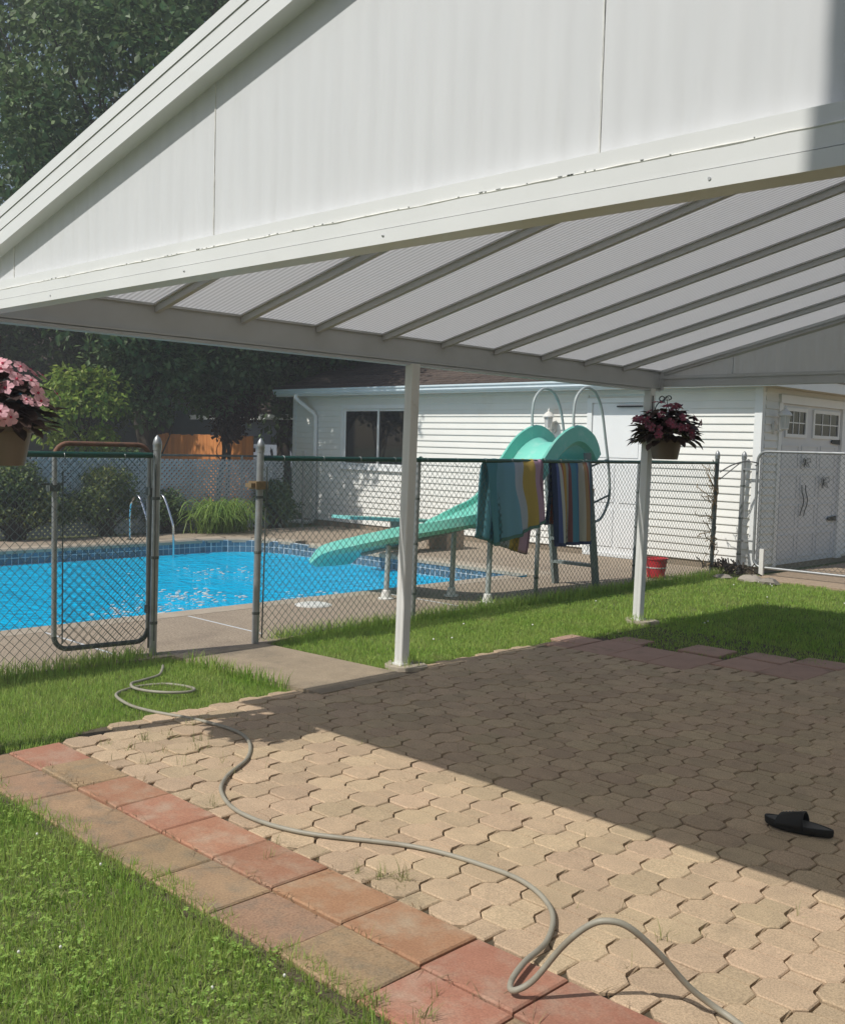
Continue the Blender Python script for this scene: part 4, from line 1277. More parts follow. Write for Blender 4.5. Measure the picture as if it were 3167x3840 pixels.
g1, at, L_ = gate_frame('pool_gate', 'open chain link pool gate with rusty arched top swung behind the fence', (-6.965, 4.17), (-7.06, 3.46), .10, 1.60, .019, .10, ('rust', 'galv_black', 'galv'), None, 'mesh')
b = MB(); b.tube([at(L_ - .06, .14), at(L_ - .06, 1.4)], .005, 5); b.build('tension_bar', 'galv_black', g1)
for z in (.35, 1.25):
    b = MB(); b.box(-6.97, -6.91, 4.14, 4.19, z - .03, z + .03); b.build('hinge', 'galv_black', g1)
b = MB(); q = at(L_, 1.28); b.box(q.x - .03, q.x + .03, q.y - .05, q.y + .03, 1.255, 1.30); b.box(q.x - .008, q.x + .008, q.y - .12, q.y + .06, 1.30, 1.312); b.build('latch_fork', 'galv_black', g1)
D_P = (-6.90, 13.48)
gp = thing('gate_post', 'round galvanised gate post standing against the garage corner', 'post', (D_P[0], D_P[1], 0))
fence_post(D_P[0], D_P[1], 1.62, .032, True, 'galv', gp)
g2, at, L_ = gate_frame('drive_gate', 'galvanised chain link gate in front of the white garage door', (-6.66, 13.45), (-3.9, 13.45), .10, 1.70, .02, .13, ('galv', 'galv', 'galv'), None, 'mesh')
for z in (.45, 1.45):
    b = MB(); b.box(-6.88, -6.67, 13.435, 13.455, z - .012, z + .012); b.build('hinge', 'galv', g2)
b = MB(); b.box(-6.55, -6.49, 13.40, 13.44, 0.0, .36); b.build('ground_stop', 'white_plastic', g2)

# scroll bracket and vine on the far corner post
br = thing('wall_bracket', 'curled iron plant bracket reaching from the dark corner post', 'bracket', (C[0], C[1], 1.5))
b = MB(); cx, cy = C[0] + .05, C[1] + .03
b.tube(spline([(cx, cy, 1.40), (cx + .12, cy + .1, 1.50), (cx + .25, cy + .22, 1.555), (cx + .38, cy + .33, 1.54), (cx + .36, cy + .31, 1.50)], 6), .010, 6); b.build('scroll', 'dark_iron', br)
b = MB(); b.tube([(cx, cy, 1.30), (cx + .2, cy + .17, 1.53)], .008, 6); b.build('brace', 'dark_iron', br)
vs = []
vine = MB()
for k in range(26):
    z = rnd.uniform(.15, 1.3); a = rnd.uniform(0, 6.28)
    p = Vector((C[0] + .04 * math.cos(a), C[1] + .04 * math.sin(a), z)); pts = [p]
    for _ in range(6):
        p = p + Vector((rnd.gauss(-.005, .03), rnd.gauss(-.012, .03), rnd.gauss(.03, .04))); pts.append(p)
    vine.tube(pts, .006, 4)
o = vine.build('dried_vine', 'dry'); tag(o, 'dried brown vine clinging to the dark corner fence post', 'vine')
def rock(x, y, z, s, seed):
    r_ = random.Random(seed); m = MB(); nseg = 8
    prof = [(.6, 0), (1, .25), (.92, .55), (.55, .85), (.1, .95)]
    m.lathe([(s * a, s * c * .62) for a, c in prof], (x, y, z), nseg)
    m.v = [(p[0] + r_.gauss(0, s * .10), p[1] + r_.gauss(0, s * .10), p[2] + r_.gauss(0, s * .05)) for p in m.v]
    return m
for k, (x, y, s, lab) in enumerate([(-6.35, 12.78, .17, 'pale rounded edging stone before the drive gate'), (-6.72, 12.72, .13, 'reddish flat edging stone between the two gate posts'), (-7.0, 12.62, .15, 'grey flat edging stone by the dark corner post'), (-6.05, 12.70, .16, 'low grey edging stone half sunk in the grass by the drive')]):
    o = rock(x, y, -.04, s, k).build('edging_stone', 'stone', smooth='auto'); tag(o, lab, 'stone', 'stones along the far lawn edge')
pile = MB()
for k in range(90):
    a = rnd.uniform(0, 6.28); x = -6.93 + rnd.gauss(0, .14); y = 13.15 + rnd.gauss(0, .12)
    pile.tube([(x, y, rnd.uniform(0, .12)), (x + rnd.gauss(0, .08), y + rnd.gauss(0, .08), rnd.uniform(0, .22))], .009, 4)
o = pile.build('twig_pile', 'bark', kind='stuff'); tag(o, 'heap of dead twigs at the foot of the gate post', 'twigs')

# ------------------------------------------------------------------ pool slide
sl = thing('pool_slide', 'turquoise curved water slide with grey ladder and hoop handrails', 'pool slide', (-7.4, 9, 0))
path = spline([(-7.36, 10.14, 1.52), (-7.36, 10.0, 1.66), (-7.36, 9.78, 1.735), (-7.36, 9.5, 1.62), (-7.36, 9.25, 1.38), (-7.36, 9.0, 1.14), (-7.36, 8.75, .99), (-7.36, 8.5, .91), (-7.38, 8.28, .855), (-7.48, 8.06, .79), (-7.68, 7.88, .71), (-7.95, 7.81, .62), (-8.3, 7.79, .53), (-8.62, 7.78, .45), (-8.85, 7.78, .37), (-9.0, 7.78, .27)], 5)
prof_o = [(-.285, .195), (-.30, .205), (-.318, .19), (-.322, .02), (-.27, -.028), (0, -.035), (.27, -.028), (.322, .02), (.318, .19), (.30, .205), (.285, .195), (.27, .06), (.19, .006), (0, 0), (-.19, .006), (-.27, .06)]
rows = []
K = len(path)
for i, p in enumerate(path):
    t = (path[min(i + 1, K - 1)] - path[max(i - 1, 0)]).normalized()
    side = t.cross(Vector((0, 0, 1))); side.normalize(); up = side.cross(t)
    fade = 1.0
    if i < 5: fade = .55 + .45 * i / 5
    if i > 20: fade = max(.42, 1 - (i - 20) * .05)
    if i > K - 7: fade *= max(.25, (K - 1 - i) / 6)
    rows.append([p + side * a + up * (c if c <= .06 else .06 + (c - .06) * fade) for a, c in prof_o])
b = MB()
np_ = len(prof_o)
vs = [q for r_ in rows for q in r_]
fs = [(i * np_ + j, i * np_ + (j + 1) % np_, (i + 1) * np_ + (j + 1) % np_, (i + 1) * np_ + j) for i in range(K - 1) for j in range(np_)]
fs += [tuple(range(np_)), tuple(range((K - 1) * np_, K * np_))[::-1]]
b.add(vs, fs)
b.build('chute', 'slide', sl, smooth='auto')
# support beams below
b = MB(); b.tube([path[i] + Vector((0, 0, -.06)) for i in range(12, K - 12)], .02, 6); b.build('under_rail', 'slide_under', sl)
for sx, X in enumerate((-7.06, -7.66)):
    b = MB()
    a0, a1 = Vector((X, 10.26, -.0)), Vector((X, 9.98, 1.62))
    w_ = .05
    b.prism([(X - .02, a0.y - w_, 0), (X + .02, a0.y - w_, 0), (X + .02, a0.y + w_, 0), (X - .02, a0.y + w_, 0)], a1 - a0)
    b.build('ladder_side', 'ladder', sl)
    b = MB()
    hp = spline([(X, 9.70, 1.86), (X, 9.69, 2.10), (X, 9.74, 2.27), (X, 9.90, 2.375), (X, 10.10, 2.33), (X, 10.24, 2.14), (X, 10.34, 1.80), (X, 10.43, 1.45), (X, 10.47, 1.15), (X, 10.42, .98), (X, 10.30, .84), (X, 10.15, .80)], 5)
    b.tube(hp, .016, 8); b.build('handrail', 'slide_leg', sl, smooth='auto')
    b = MB()
    for z, y in ((1.55, 10.02), (1.12, 10.10)):
        b.tube([(X, y, z - .10), (X, y + .38 if z > 1.3 else y + .36, z)], .012, 6)
    b.build('rail_brace', 'ladder', sl)
for k in range(5):
    z = .28 + k * .29; y = 10.26 - .28 * z / 1.62
    b = MB(); b.box(-7.64, -7.081, y - .05, y + .05, z - .018, z + .018); b.build('step', 'ladder', sl)
for (x, y, z, m) in ((-7.93, 7.62, .55, 'slide_leg'), (-8.02, 8.02, .55, 'slide_leg'), (-7.10, 8.32, .80, 'slide_leg'), (-7.66, 8.36, .80, 'slide_leg')):
    b = MB(); b.tube([(x, y, .02), (x + .01, y + .01, z + .03)], .030, 10); lg = b.build('leg', m, sl, smooth='auto')
    b = MB(); b.lathe([(.085, 0), (.085, .012), (.055, .02), (.045, .09), (.038, .10)], (x, y, 0.001), 14); b.build('foot_flange', 'white_plastic', lg)
b = MB(); b.tube([(-7.12, 8.34, .79), (-7.66, 8.36, .79)], .02, 8); b.tube([(-7.94, 7.64, .53), (-8.02, 8.02, .53)], .02, 8); b.build('cross_tube', 'slide_under', sl)

# diving board
db = thing('diving_board', 'turquoise diving board on a low stand at the pool end', 'diving board', (-11.35, 11.6, 0))
b = MB(); b.prism([(-11.55, 9.95, .56), (-11.15, 9.95, .56), (-11.15, 12.4, .40), (-11.55, 12.4, .40)], (0, 0, .045)); b.build('board', 'board', db)
b = MB(); b.box(-11.56, -11.14, 11.15, 11.3, -.0, .47); b.build('front_stand', 'foundation', db)
b = MB(); b.box(-11.58, -11.12, 12.0, 12.4, .0, .40); b.build('rear_stand', 'foundation', db)
b = MB()
for x in (-11.53, -11.17):
    b.tube(spline([(x, 11.2, .3), (x, 11.5, .32), (x, 11.9, .28), (x, 12.2, .2)], 4), .03, 8)
b.build('spring_rail', 'slide_under', db)

# pool rails, skimmer lid
pr = thing('pool_ladder', 'pair of stainless pool ladder rails on the far coping', 'pool ladder', (-14.3, 8.8, 0))
for y in (8.62, 9.06):
    b = MB(); b.tube(spline([(-14.98, y, -.02), (-14.98, y, .45), (-14.94, y, .62), (-14.82, y, .72), (-14.68, y, .70), (-14.45, y, .35), (-14.40, y, .2), (-14.39, y, -.2), (-14.39, y, -.8)], 6), .02, 10); b.build('rail', 'chrome', pr, smooth='auto')
    b = MB(); b.lathe([(.05, 0), (.05, .012), (.024, .03)], (-14.98, y, .001), 12); b.build('escutcheon', 'chrome', pr)
for z in (-.35, -.62):
    b = MB(); b.box(-14.45, -14.36, 8.63, 9.05, z, z + .03); b.build('tread', 'white_plastic', pr)
sk = thing('skimmer_lid', 'round cream skimmer lid set in the pool deck', 'lid', (-8.06, 6.72, 0))
b = MB(); b.lathe([(.165, 0.0), (.165, .010), (.155, .016), (.02, .018)], (-8.06, 6.72, .001), 28); b.build('lid', 'white_plastic', sk)
b = MB(); b.lathe([(.19, 0), (.19, .006), (.168, .006)], (-8.06, 6.72, .0005), 28); b.build('collar', 'white_plastic', sk)
bk = thing('bucket', 'red plastic bucket on the deck behind the fence', 'bucket', (-7.22, 11.85, 0))
b = MB(); b.lathe([(.10, 0), (.112, .01), (.145, .24), (.155, .245), (.155, .262), (.14, .262), (.136, .24), (.105, .02), (.02, .015)], (-7.22, 11.85, .002), 20); b.build('pail', 'red', bk, smooth='auto')
b = MB(); b.lathe([(.128, .13), (.134, .13), (.137, .145), (.130, .145)], (-7.22, 11.85, .002), 20); b.build('band', 'white_plastic', bk)
b = MB(); b.tube(arc((-7.22, 11.85, .245), .15, math.pi, 2 * math.pi, 10, (1, 0, 0), (0, -.6, .5)), .005, 5); b.build('bail', 'galv', bk)

# ------------------------------------------------------------------ towels
def towel_mat(name, stops, warp, hem=None):
    m = bpy.data.materials.new(name); m.use_nodes = True
    nt = m.node_tree; N, L = nt.nodes, nt.links
    p = N['Principled BSDF']; p.inputs['Roughness'].default_value = 0.95; p.inputs['Specular IOR Level'].default_value = 0.1
    uv = N.new('ShaderNodeUVMap'); sep = N.new('ShaderNodeSeparateXYZ'); L.new(uv.outputs[0], sep.inputs[0])
    w = N.new('ShaderNodeTexWave'); w.bands_direction = 'Y'; w.inputs['Scale'].default_value = 0.35; w.inputs['Distortion'].default_value = 2.5
    L.new(uv.outputs[0], w.inputs['Vector'])
    a = N.new('ShaderNodeMath'); a.operation = 'MULTIPLY_ADD'; a.inputs[1].default_value = warp; L.new(w.outputs['Fac'], a.inputs[0]); L.new(sep.outputs[0], a.inputs[2])
    r = N.new('ShaderNodeValToRGB'); r.color_ramp.interpolation = 'CONSTANT'
    els = r.color_ramp.elements
    while len(els) > 1: els.remove(els[-1])
    els[0].position = 0; els[0].color = (*stops[0][1], 1)
    for q, c in stops[1:]:
        e_ = els.new(q); e_.color = (*c, 1)
    L.new(a.outputs[0], r.inputs[0])
    L.new(r.outputs[0], p.inputs['Base Color'])
    n = N.new('ShaderNodeTexNoise'); n.inputs['Scale'].default_value = 260; L.new(N.new('ShaderNodeNewGeometry').outputs['Position'], n.inputs['Vector'])
    bp_ = N.new('ShaderNodeBump'); bp_.inputs['Strength'].default_value = .6; bp_.inputs['Distance'].default_value = .003; L.new(n.outputs['Fac'], bp_.inputs['Height']); L.new(bp_.outputs[0], p.inputs['Normal'])
    t = N.new('ShaderNodeBsdfTranslucent'); L.new(r.outputs[0], t.inputs[0])
    ms = N.new('ShaderNodeMixShader'); ms.inputs[0].default_value = .22
    L.new(p.outputs[0], ms.inputs[1]); L.new(t.outputs[0], ms.inputs[2]); L.new(ms.outputs[0], N['Material Output'].inputs[0])
    return m
T1 = towel_mat('wave_towel', [(0, (.13, .33, .39)), (.20, (.22, .43, .54)), (.48, (.54, .56, .62)), (.64, (.60, .42, .12)), (.84, (.58, .36, .46)), (.97, (.35, .20, .25))], .05)
T2 = towel_mat('striped_towel', [(0, (.05, .07, .14)), (.10, (.13, .17, .38)), (.15, (.62, .60, .55)), (.20, (.50, .16, .11)), (.25, (.60, .36, .10)), (.33, (.45, .42, .36)), (.40, (.30, .13, .14)), (.45, (.12, .30, .40)), (.60, (.10, .22, .40)), (.67, (.55, .50, .43)), (.78, (.48, .30, .16)), (.85, (.42, .14, .10)), (.89, (.45, .44, .42)), (.95, (.15, .20, .26))], .0)
MT['towel_wave'] = T1; MT['towel_stripe'] = T2
def towel(name, label, mat, rx, ry_top, front, back, hem_mat, waves, seed):
    """front/back: functions u -> (y shift, lowest z)"""
    r_ = random.Random(seed)
    t = thing(name, label, 'towel', (rx, (ry_top[0] + ry_top[1]) / 2, RZ), 'towels drying on the pool fence')
    U, Vn = 34, 22
    P = []; UVs = []
    zt = RZ + .03
    ph = [r_.uniform(0, 6.28) for _ in range(4)]
    for k in range(-Vn, Vn + 1):
        row = []
        for i in range(U + 1):
            u = i / U
            y = ry_top[0] + (ry_top[1] - ry_top[0]) * u
            v = abs(k) / Vn
            fn = front if k >= 0 else back
            sh, zl = fn(u)
            fold = math.sin(u * waves + ph[0]) * .022 + math.sin(u * waves * 2.3 + ph[1] + v * 1.5) * .011 + math.sin(u * waves * .5 + v * 2 + ph[2]) * .014
            s = min(1, v * 6)
            dxx = (.030 * math.sin(min(1, v * 8) * math.pi / 2) + fold * s * (0.35 + v)) * (1 if k >= 0 else -1)
            z = zt - (zt - zl) * v + (-.006 * abs(math.sin(u * waves * 1.2)) if v < .15 else 0)
            row.append((rx + .012 + dxx, y + sh * v + .012 * math.sin(v * 5 + ph[3]) * v, z))
        P.append(row)
    b = MB(); b.grid(P)
    o = b.build('cloth', mat, t, smooth=True)
    uvl = o.data.uv_layers.new(name='UVMap')
    w = U + 1
    for poly in o.data.polygons:
        for li, vi in zip(poly.loop_indices, poly.vertices):
            uvl.data[li].uv = ((vi % w) / U, (vi // w) / (2 * Vn) * 2)
    sm = o.modifiers.new('thick', 'SOLIDIFY'); sm.thickness = .005; sm.offset = 1
    # hem strips along the two lower edges
    for row, nm in ((P[-1], 'hem'), (P[0], 'hem')):
        h = MB()
        sgn = 1 if row is P[-1] else -1
        h.grid([[(p[0] + sgn * .008, p[1], p[2] + .03) for p in row], [(p[0] + sgn * .008, p[1], p[2] - .006) for p in row]])
        h.build('hem', hem_mat, t, smooth=True)
    return t
MT['hem_green'] = M('green_hem', (.10, .20, .17), None, rough=.95)
MT['hem_navy'] = M('navy_hem', (.05, .06, .13), None, rough=.95)
towel('beach_towel', 'blue yellow and pink wave towel hanging askew over the fence rail', 'towel_wave', fx(8.4), (7.96, 8.90), lambda u: (.16 - .04 * u, .64 + .22 * u), lambda u: (-.08 - .14 * u, .74 - .22 * u), 'hem_green', 16, 3)
towel('beach_towel', 'multicoloured narrow striped towel hanging straight over the fence rail', 'towel_stripe', fx(9.5), (9.10, 9.84), lambda u: (.12 - .02 * u, .58 + .0 * u), lambda u: (-.02, .82), 'hem_navy', 20, 5)

# ------------------------------------------------------------------ hanging baskets
leaf_mb = MB()
leaf_pts = [(0, 0, 0), (.022, .022, .005), (.030, .046, .005), (.019, .075, -.004), (0, .098, -.014), (-.019, .075, -.004), (-.030, .046, .005), (-.022, .022, .005), (0, .03, -.004), (0, .06, -.006), (0, .085, -.009)]
leaf_mb.add(leaf_pts, [(0, 1, 8), (1, 2, 9, 8), (2, 3, 10, 9), (3, 4, 10), (0, 8, 7), (8, 9, 6, 7), (9, 10, 5, 6), (10, 4, 5)])
LEAF = local_mesh('leaf', leaf_mb, 'imp_leaf')
def flower_mesh(pm, nm):
    m = MB()
    for k in range(5):
        a = k * 2 * math.pi / 5 + .1
        ca, sa = math.cos(a), math.sin(a)
        def R(x, y, z): return (x * ca - y * sa, x * sa + y * ca, z)
        m.add([R(.003, 0, 0), R(.014, -.011, .004), R(.029, -.014, .003), R(.036, 0, -.001), R(.029, .014, .003), R(.014, .011, .004), R(.02, 0, .001)],
              [(0, 1, 6), (1, 2, 6), (2, 3, 6), (3, 4, 6), (4, 5, 6), (5, 0, 6)], 0)
    m.lathe([(.006, .001), (.005, .006), (.001, .009)], (0, 0, 0), 6, 1)
    return local_mesh(nm, m, (pm, 'flower_eye'))
FL_P = flower_mesh('petal_pink', 'flower'); FL_D = flower_mesh('petal_dark', 'flower')
def basket(cx, cy, zr, hang, label, fl, nleaf, nfl, sun_side, rad, seed, face):
    r_ = random.Random(seed)
    t = thing('hanging_basket', label, 'hanging basket', (cx, cy, zr - .19), 'flower baskets hung from the patio posts')
    b = MB(); b.lathe([(.115, -.19), (.118, -.185), (.148, -.03), (.158, -.028), (.160, .0), (.150, .0), (.146, -.02), (.02, -.03)], (cx, cy, zr), 22); b.build('pot', 'pot', t, smooth='auto')
    b = MB(); b.lathe([(.02, -.02), (.147, -.018), (.14, -.005), (.02, .01)], (cx, cy, zr), 16); b.build('soil', 'bark', t)
    b = MB()
    for k in range(3):
        a = k * 2.094 + .4
        b.tube([(cx + .15 * math.cos(a), cy + .15 * math.sin(a), zr - .005), (cx, cy, hang - .06), (cx, cy, hang)], .003, 4)
    b.tube(arc((cx, cy, hang - .005), .016, 0, 5, 8, (1, 0, 0), (0, 0, 1)), .003, 5)
    b.build('hanger', 'dark_iron', t)
    for k in range(nleaf):
        a = r_.uniform(0, 6.283); el = r_.betavariate(1.3, 1.5) * 1.75 - .35
        rr = rad * r_.choice((r_.uniform(.35, .7), r_.uniform(.65, .92)))
        d = Vector((math.cos(a) * math.cos(el), math.sin(a) * math.cos(el), math.sin(el) * .92))
        p = Vector((cx, cy, zr + .045)) + d * rr
        out = Vector((math.cos(a), math.sin(a), -.25 + r_.gauss(0, .3) + .35 * math.sin(el)))
        q = out.to_track_quat('Y', 'Z').to_euler()
        o = shared('leaf', LEAF, t, p, q); s = r_.uniform(1.0, 1.45) * rad / .27; o.scale = (s, s, s)
    for k in range(nfl):
        if r_.random() < face[2]:
            a = math.atan2(face[1], face[0]) + r_.gauss(0, .75)
        else:
            a = r_.uniform(0, 6.283)
        el = r_.uniform(-.05, 1.35)
        d = Vector((math.cos(a) * math.cos(el), math.sin(a) * math.cos(el), math.sin(el) * .92))
        p = Vector((cx, cy, zr + .045)) + d * rad * r_.uniform(*face[3])
        nrm_ = (d + Vector((r_.gauss(0, .3), r_.gauss(0, .3), r_.gauss(.1, .3)))).normalized()
        o = shared('flower', fl, t, p, nrm_.to_track_quat('Z', 'X').to_euler()); s = r_.uniform(.95, 1.3); o.scale = (s, s, s)
    return t
basket(-5.05, 2.19, 1.69, 2.10, 'pink flowering basket with dark leaves hung by the near post', FL_P, 250, 84, 0, .25, 4, (.7, -.7, .8, (1.06, 1.26)))
basket(-5.205, 8.62, 1.775, 2.16, 'wine red flowering basket hung from the far post bracket', FL_D, 298, 46, 0, .295, 9, (.6, -.8, .6, (1.02, 1.2)))
# scroll brackets are fixed to the posts
for (x, y, z) in ((-5.375, 8.64, 2.19), (-5.24, 2.19, 2.14)):
    b = MB(); xo = x
    b.tube([(xo, y, z - .26), (xo, y, z)], .006, 6)
    b.tube(spline([(xo, y, z - .24), (xo + .03, y, z - .25), (xo + .03, y, z - .22), (xo + .005, y, z - .19), (xo + .06, y, z - .13), (xo + .055, y, z - .165), (xo + .03, y, z - .15), (xo + .04, y, z - .10), (xo + .09, y, z - .05), (xo + .12, y, z - .06), (xo + .13, y, z - .03), (xo + .10, y, z - .005), (xo + .07, y, z - .03), (xo + .10, y, z - .055), (xo + .15, y, z - .01), (xo + .185, y, z - .005), (xo + .20, y, z - .03), (xo + .17, y, z - .045)], 4), .0055, 6)
    b.build('scroll_bracket', 'dark_iron', cover, smooth='auto')

# ------------------------------------------------------------------ hose and sandal
HR = 0.0097
hp = [(-6.52, 4.03, .0), (-6.40, 3.95, .004), (-6.27, 3.84, .0), (-6.18, 3.66, .006), (-6.11, 3.54, .016), (-5.98, 3.48, .020), (-5.84, 3.50, .021), (-5.72, 3.58, .021), (-5.68, 3.70, .014), (-5.76, 3.80, .002), (-5.9, 3.83, -.01), (-6.05, 3.76, -.01), (-6.1, 3.6, -.01), (-6.02, 3.42, .0), (-5.92, 3.32, .010),
      (-5.78, 3.27, .012), (-5.6, 3.26, .006), (-5.38, 3.28, .012), (-5.09, 3.375, HR), (-4.76, 3.41, HR), (-4.52, 3.335, HR), (-4.29, 3.155, HR), (-4.12, 2.91, HR), (-3.94, 2.755, HR), (-3.66, 2.665, HR), (-3.31, 2.72, HR), (-2.88, 2.965, HR), (-2.53, 3.035, HR), (-2.32, 3.015, HR + .002), (-2.13, 2.90, HR + .004), (-2.005, 2.71, HR + .008), (-1.95, 2.52, HR + .02), (-1.905, 2.40, HR + .02),
      (-1.865, 2.36, .03), (-1.815, 2.39, .07), (-1.74, 2.43, .19), (-1.68, 2.465, .26), (-1.63, 2.49, .285), (-1.58, 2.53, .27), (-1.52, 2.60, .19), (-1.46, 2.67, .09), (-1.41, 2.72, .035), (-1.35, 2.73, .014), (-1.26, 2.69, HR), (-1.1, 2.55, HR), (-0.9, 2.3, HR)]
b = MB(); b.tube(spline(hp, 7), HR, 10)
o = b.build('garden_hose', 'hose', smooth=True); tag(o, 'long grey garden hose winding over grass, slabs and pavers', 'hose')

sd = thing('sandal', 'single black slide sandal lying in the roof shade', 'sandal', (-1.90, 4.36, 0))
def sole(z, grow):
    pts = []
    for i in range(28):
        a = 2 * math.pi * i / 28
        u = math.cos(a); w = .047 + .008 * u - .006 * math.cos(2 * a)
        pts.append((u * (.148 + grow), math.sin(a) * (w + grow), z))
    return pts
SA = math.radians(180 + 9)
def place_s(p): return (-1.895 + p[0] * math.cos(SA) - p[1] * math.sin(SA), 4.375 + p[0] * math.sin(SA) + p[1] * math.cos(SA), p[2] + .003)
b = MB(); L0 = [sole(0, -.006), sole(.006, 0), sole(.026, .002), sole(.034, 0), sole(.034, -.010)]
lift = lambda p: (p[0], p[1], p[2] + (0.012 * max(0, p[0] / .148 - .55) if True else 0))
allv = [place_s(lift(p)) for r_ in L0 for p in r_]
fs = [(i * 28 + j, i * 28 + (j + 1) % 28, (i + 1) * 28 + (j + 1) % 28, (i + 1) * 28 + j) for i in range(4) for j in range(28)] + [tuple(range(28))[::-1]]
b.add(allv, fs); b.build('sole', 'sandal', sd, smooth='auto')
b = MB(); pts = [place_s(lift((p[0], p[1], .031 + .004 * (abs(p[1]) / .05)))) for p in sole(0, -.0095)]
b.add(pts, [tuple(range(28))]); b.build('footbed', 'sandal_top', sd)
b = MB(); rows = []
for i in range(9):
    u = -.034 + i * .0158
    k = i / 8
    hgt = .070 - .030 * k
    wv = .054 + .003 * k
    rows.append([place_s((u + .022 * math.sin(a) * (.5 - k), wv * math.cos(a) * (1.02), .02 + hgt * math.sin(a) ** .8 * (1 if math.sin(a) > 0 else 0))) for a in [math.pi * j / 14 for j in range(15)]])
b.grid(rows); st = b.build('strap', 'sandal', sd, smooth=True)
sm = st.modifiers.new('thick', 'SOLIDIFY'); sm.thickness = .006
b = MB()
for i in range(7):
    u = -.012 + i * .013; q = place_s((u, .004, .02 + .070 - .030 * i / 8 + .004)); b.lathe([(.003, -.002), (.0035, .001), (.001, .003)], q, 6)
b.build('stud_row', 'stud', st)

# ------------------------------------------------------------------ background: lattice, back fence, neighbours
LX = -16.05
lt = thing('lattice_screen', 'grey diagonal lattice screen along the far side of the pool', 'lattice', (LX, 9, 0))
b = MB(); lp_ = 0.098; wS = 0.082; z0, z1 = 0.0, 1.30; y0, y1 = 3.5, 12.55
for sg in (-1, 1):
    xo = LX + (0.004 if sg > 0 else -0.006)
    c = y0 - (z1 - z0) * 1.0
    while c < y1 + (z1 - z0):
        # slat along (1, sg) in (y, z), clipped to the panel
        if sg > 0: ya, yb = max(y0, c), min(y1, c + (z1 - z0)); za, zb = z0 + (ya - c), z0 + (yb - c)
        else: ya, yb = max(y0, c), min(y1, c + (z1 - z0)); za, zb = z1 - (ya - c), z1 - (yb - c)
        if yb > ya + .02:
            hw = wS * .7071
            b.prism([(xo, ya - hw / 2, za), (xo, ya + hw / 2, za), (xo, yb + hw / 2, zb), (xo, yb - hw / 2, zb)], (.008, 0, 0))
        c += lp_
b.build('lattice_slats', 'lattice', lt, kind='stuff')
b = MB(); b.tube([(LX - .05, y0, 1.36), (LX - .05, 13.4, 1.37)], .02, 8); b.build('top_rail', 'galv_black', lt)
for y in (4.2, 6.9, 9.5, 11.6, 13.1):
    b = MB(); b.tube([(LX - .05, y, -.03), (LX - .05, y, 1.38)], .024, 8); b.build('post', 'galv', lt)
V, F = chain_mesh((LX - .06, 11.0), (LX - .06, 13.5), .02, 1.34, .075, .003); np_mesh('wire_mesh', V, F, 'mesh', lt)

FY = 14.4
wf = thing('board_fence', 'sunlit orange stained board fence beyond the lattice', 'fence', (-21.5, FY, 0))
for k in range(30):
    x = -23.9 + k * .145
    b = MB(); h = 1.78 + rnd.gauss(0, .012); b.box(x + .003, x + .142, FY, FY + .02, -.03, h); b.build('board', 'orange', wf)
for z in (.4, 1.4):
    b = MB(); b.box(-23.9, -19.55, FY + .021, FY + .07, z, z + .09); b.build('rail', 'orange', wf)

nh = thing('neighbour_house', 'blue grey sided house behind the trees', 'house', (-26, 9, 0))
b = MB(); b.box(-34, -27.0, 3, 24.5, -.03, 3.2); nwall = b.build('wall', 'blue_siding', nh)
mb_ = MB(); mb_.prism([(0, 0, 0), (.022, 0, 0), (.004, 0, .20), (0, 0, .20)], (0, 21.5, 0))
nb = local_mesh('siding_board', mb_, 'blue_siding')
for i in range(16):
    shared('siding_board', nb, nwall, (-27.0, 3, .0 + i * .20))
b = MB(); b.box(-26.99, -26.95, 10.6, 12.8, .2, 1.25); wn2 = b.build('window', 'trim', nh)
b = MB(); b.box(-26.949, -26.945, 10.66, 12.74, .26, 1.19); b.build('pane', 'glass_dark', wn2)
b = MB(); b.prism([(-34.4, 2.6, 3.2), (-26.5, 2.6, 3.2), (-30.4, 2.6, 4.9)], (0, 22.3, 0)); b.build('roof', 'shingle', nh)
ng = thing('neighbour_shed', 'low neighbouring shed roof seen past the garage corner', 'shed', (-20.5, 17, 0))
b = MB(); b.box(-23, -18.2, 15.6, 20, -.03, 2.25); b.build('wall', 'blue_siding', ng)
b = MB(); b.prism([(-23.3, 15.2, 2.25), (-23.3, 20.4, 2.25), (-23.3, 17.8, 3.3)], (5.4, 0, 0)); b.build('roof', 'shingle', ng)
b = MB(); b.box(-23.3, -17.9, 15.12, 15.2, 2.18, 2.30); b.build('gutter', 'trim', ng)

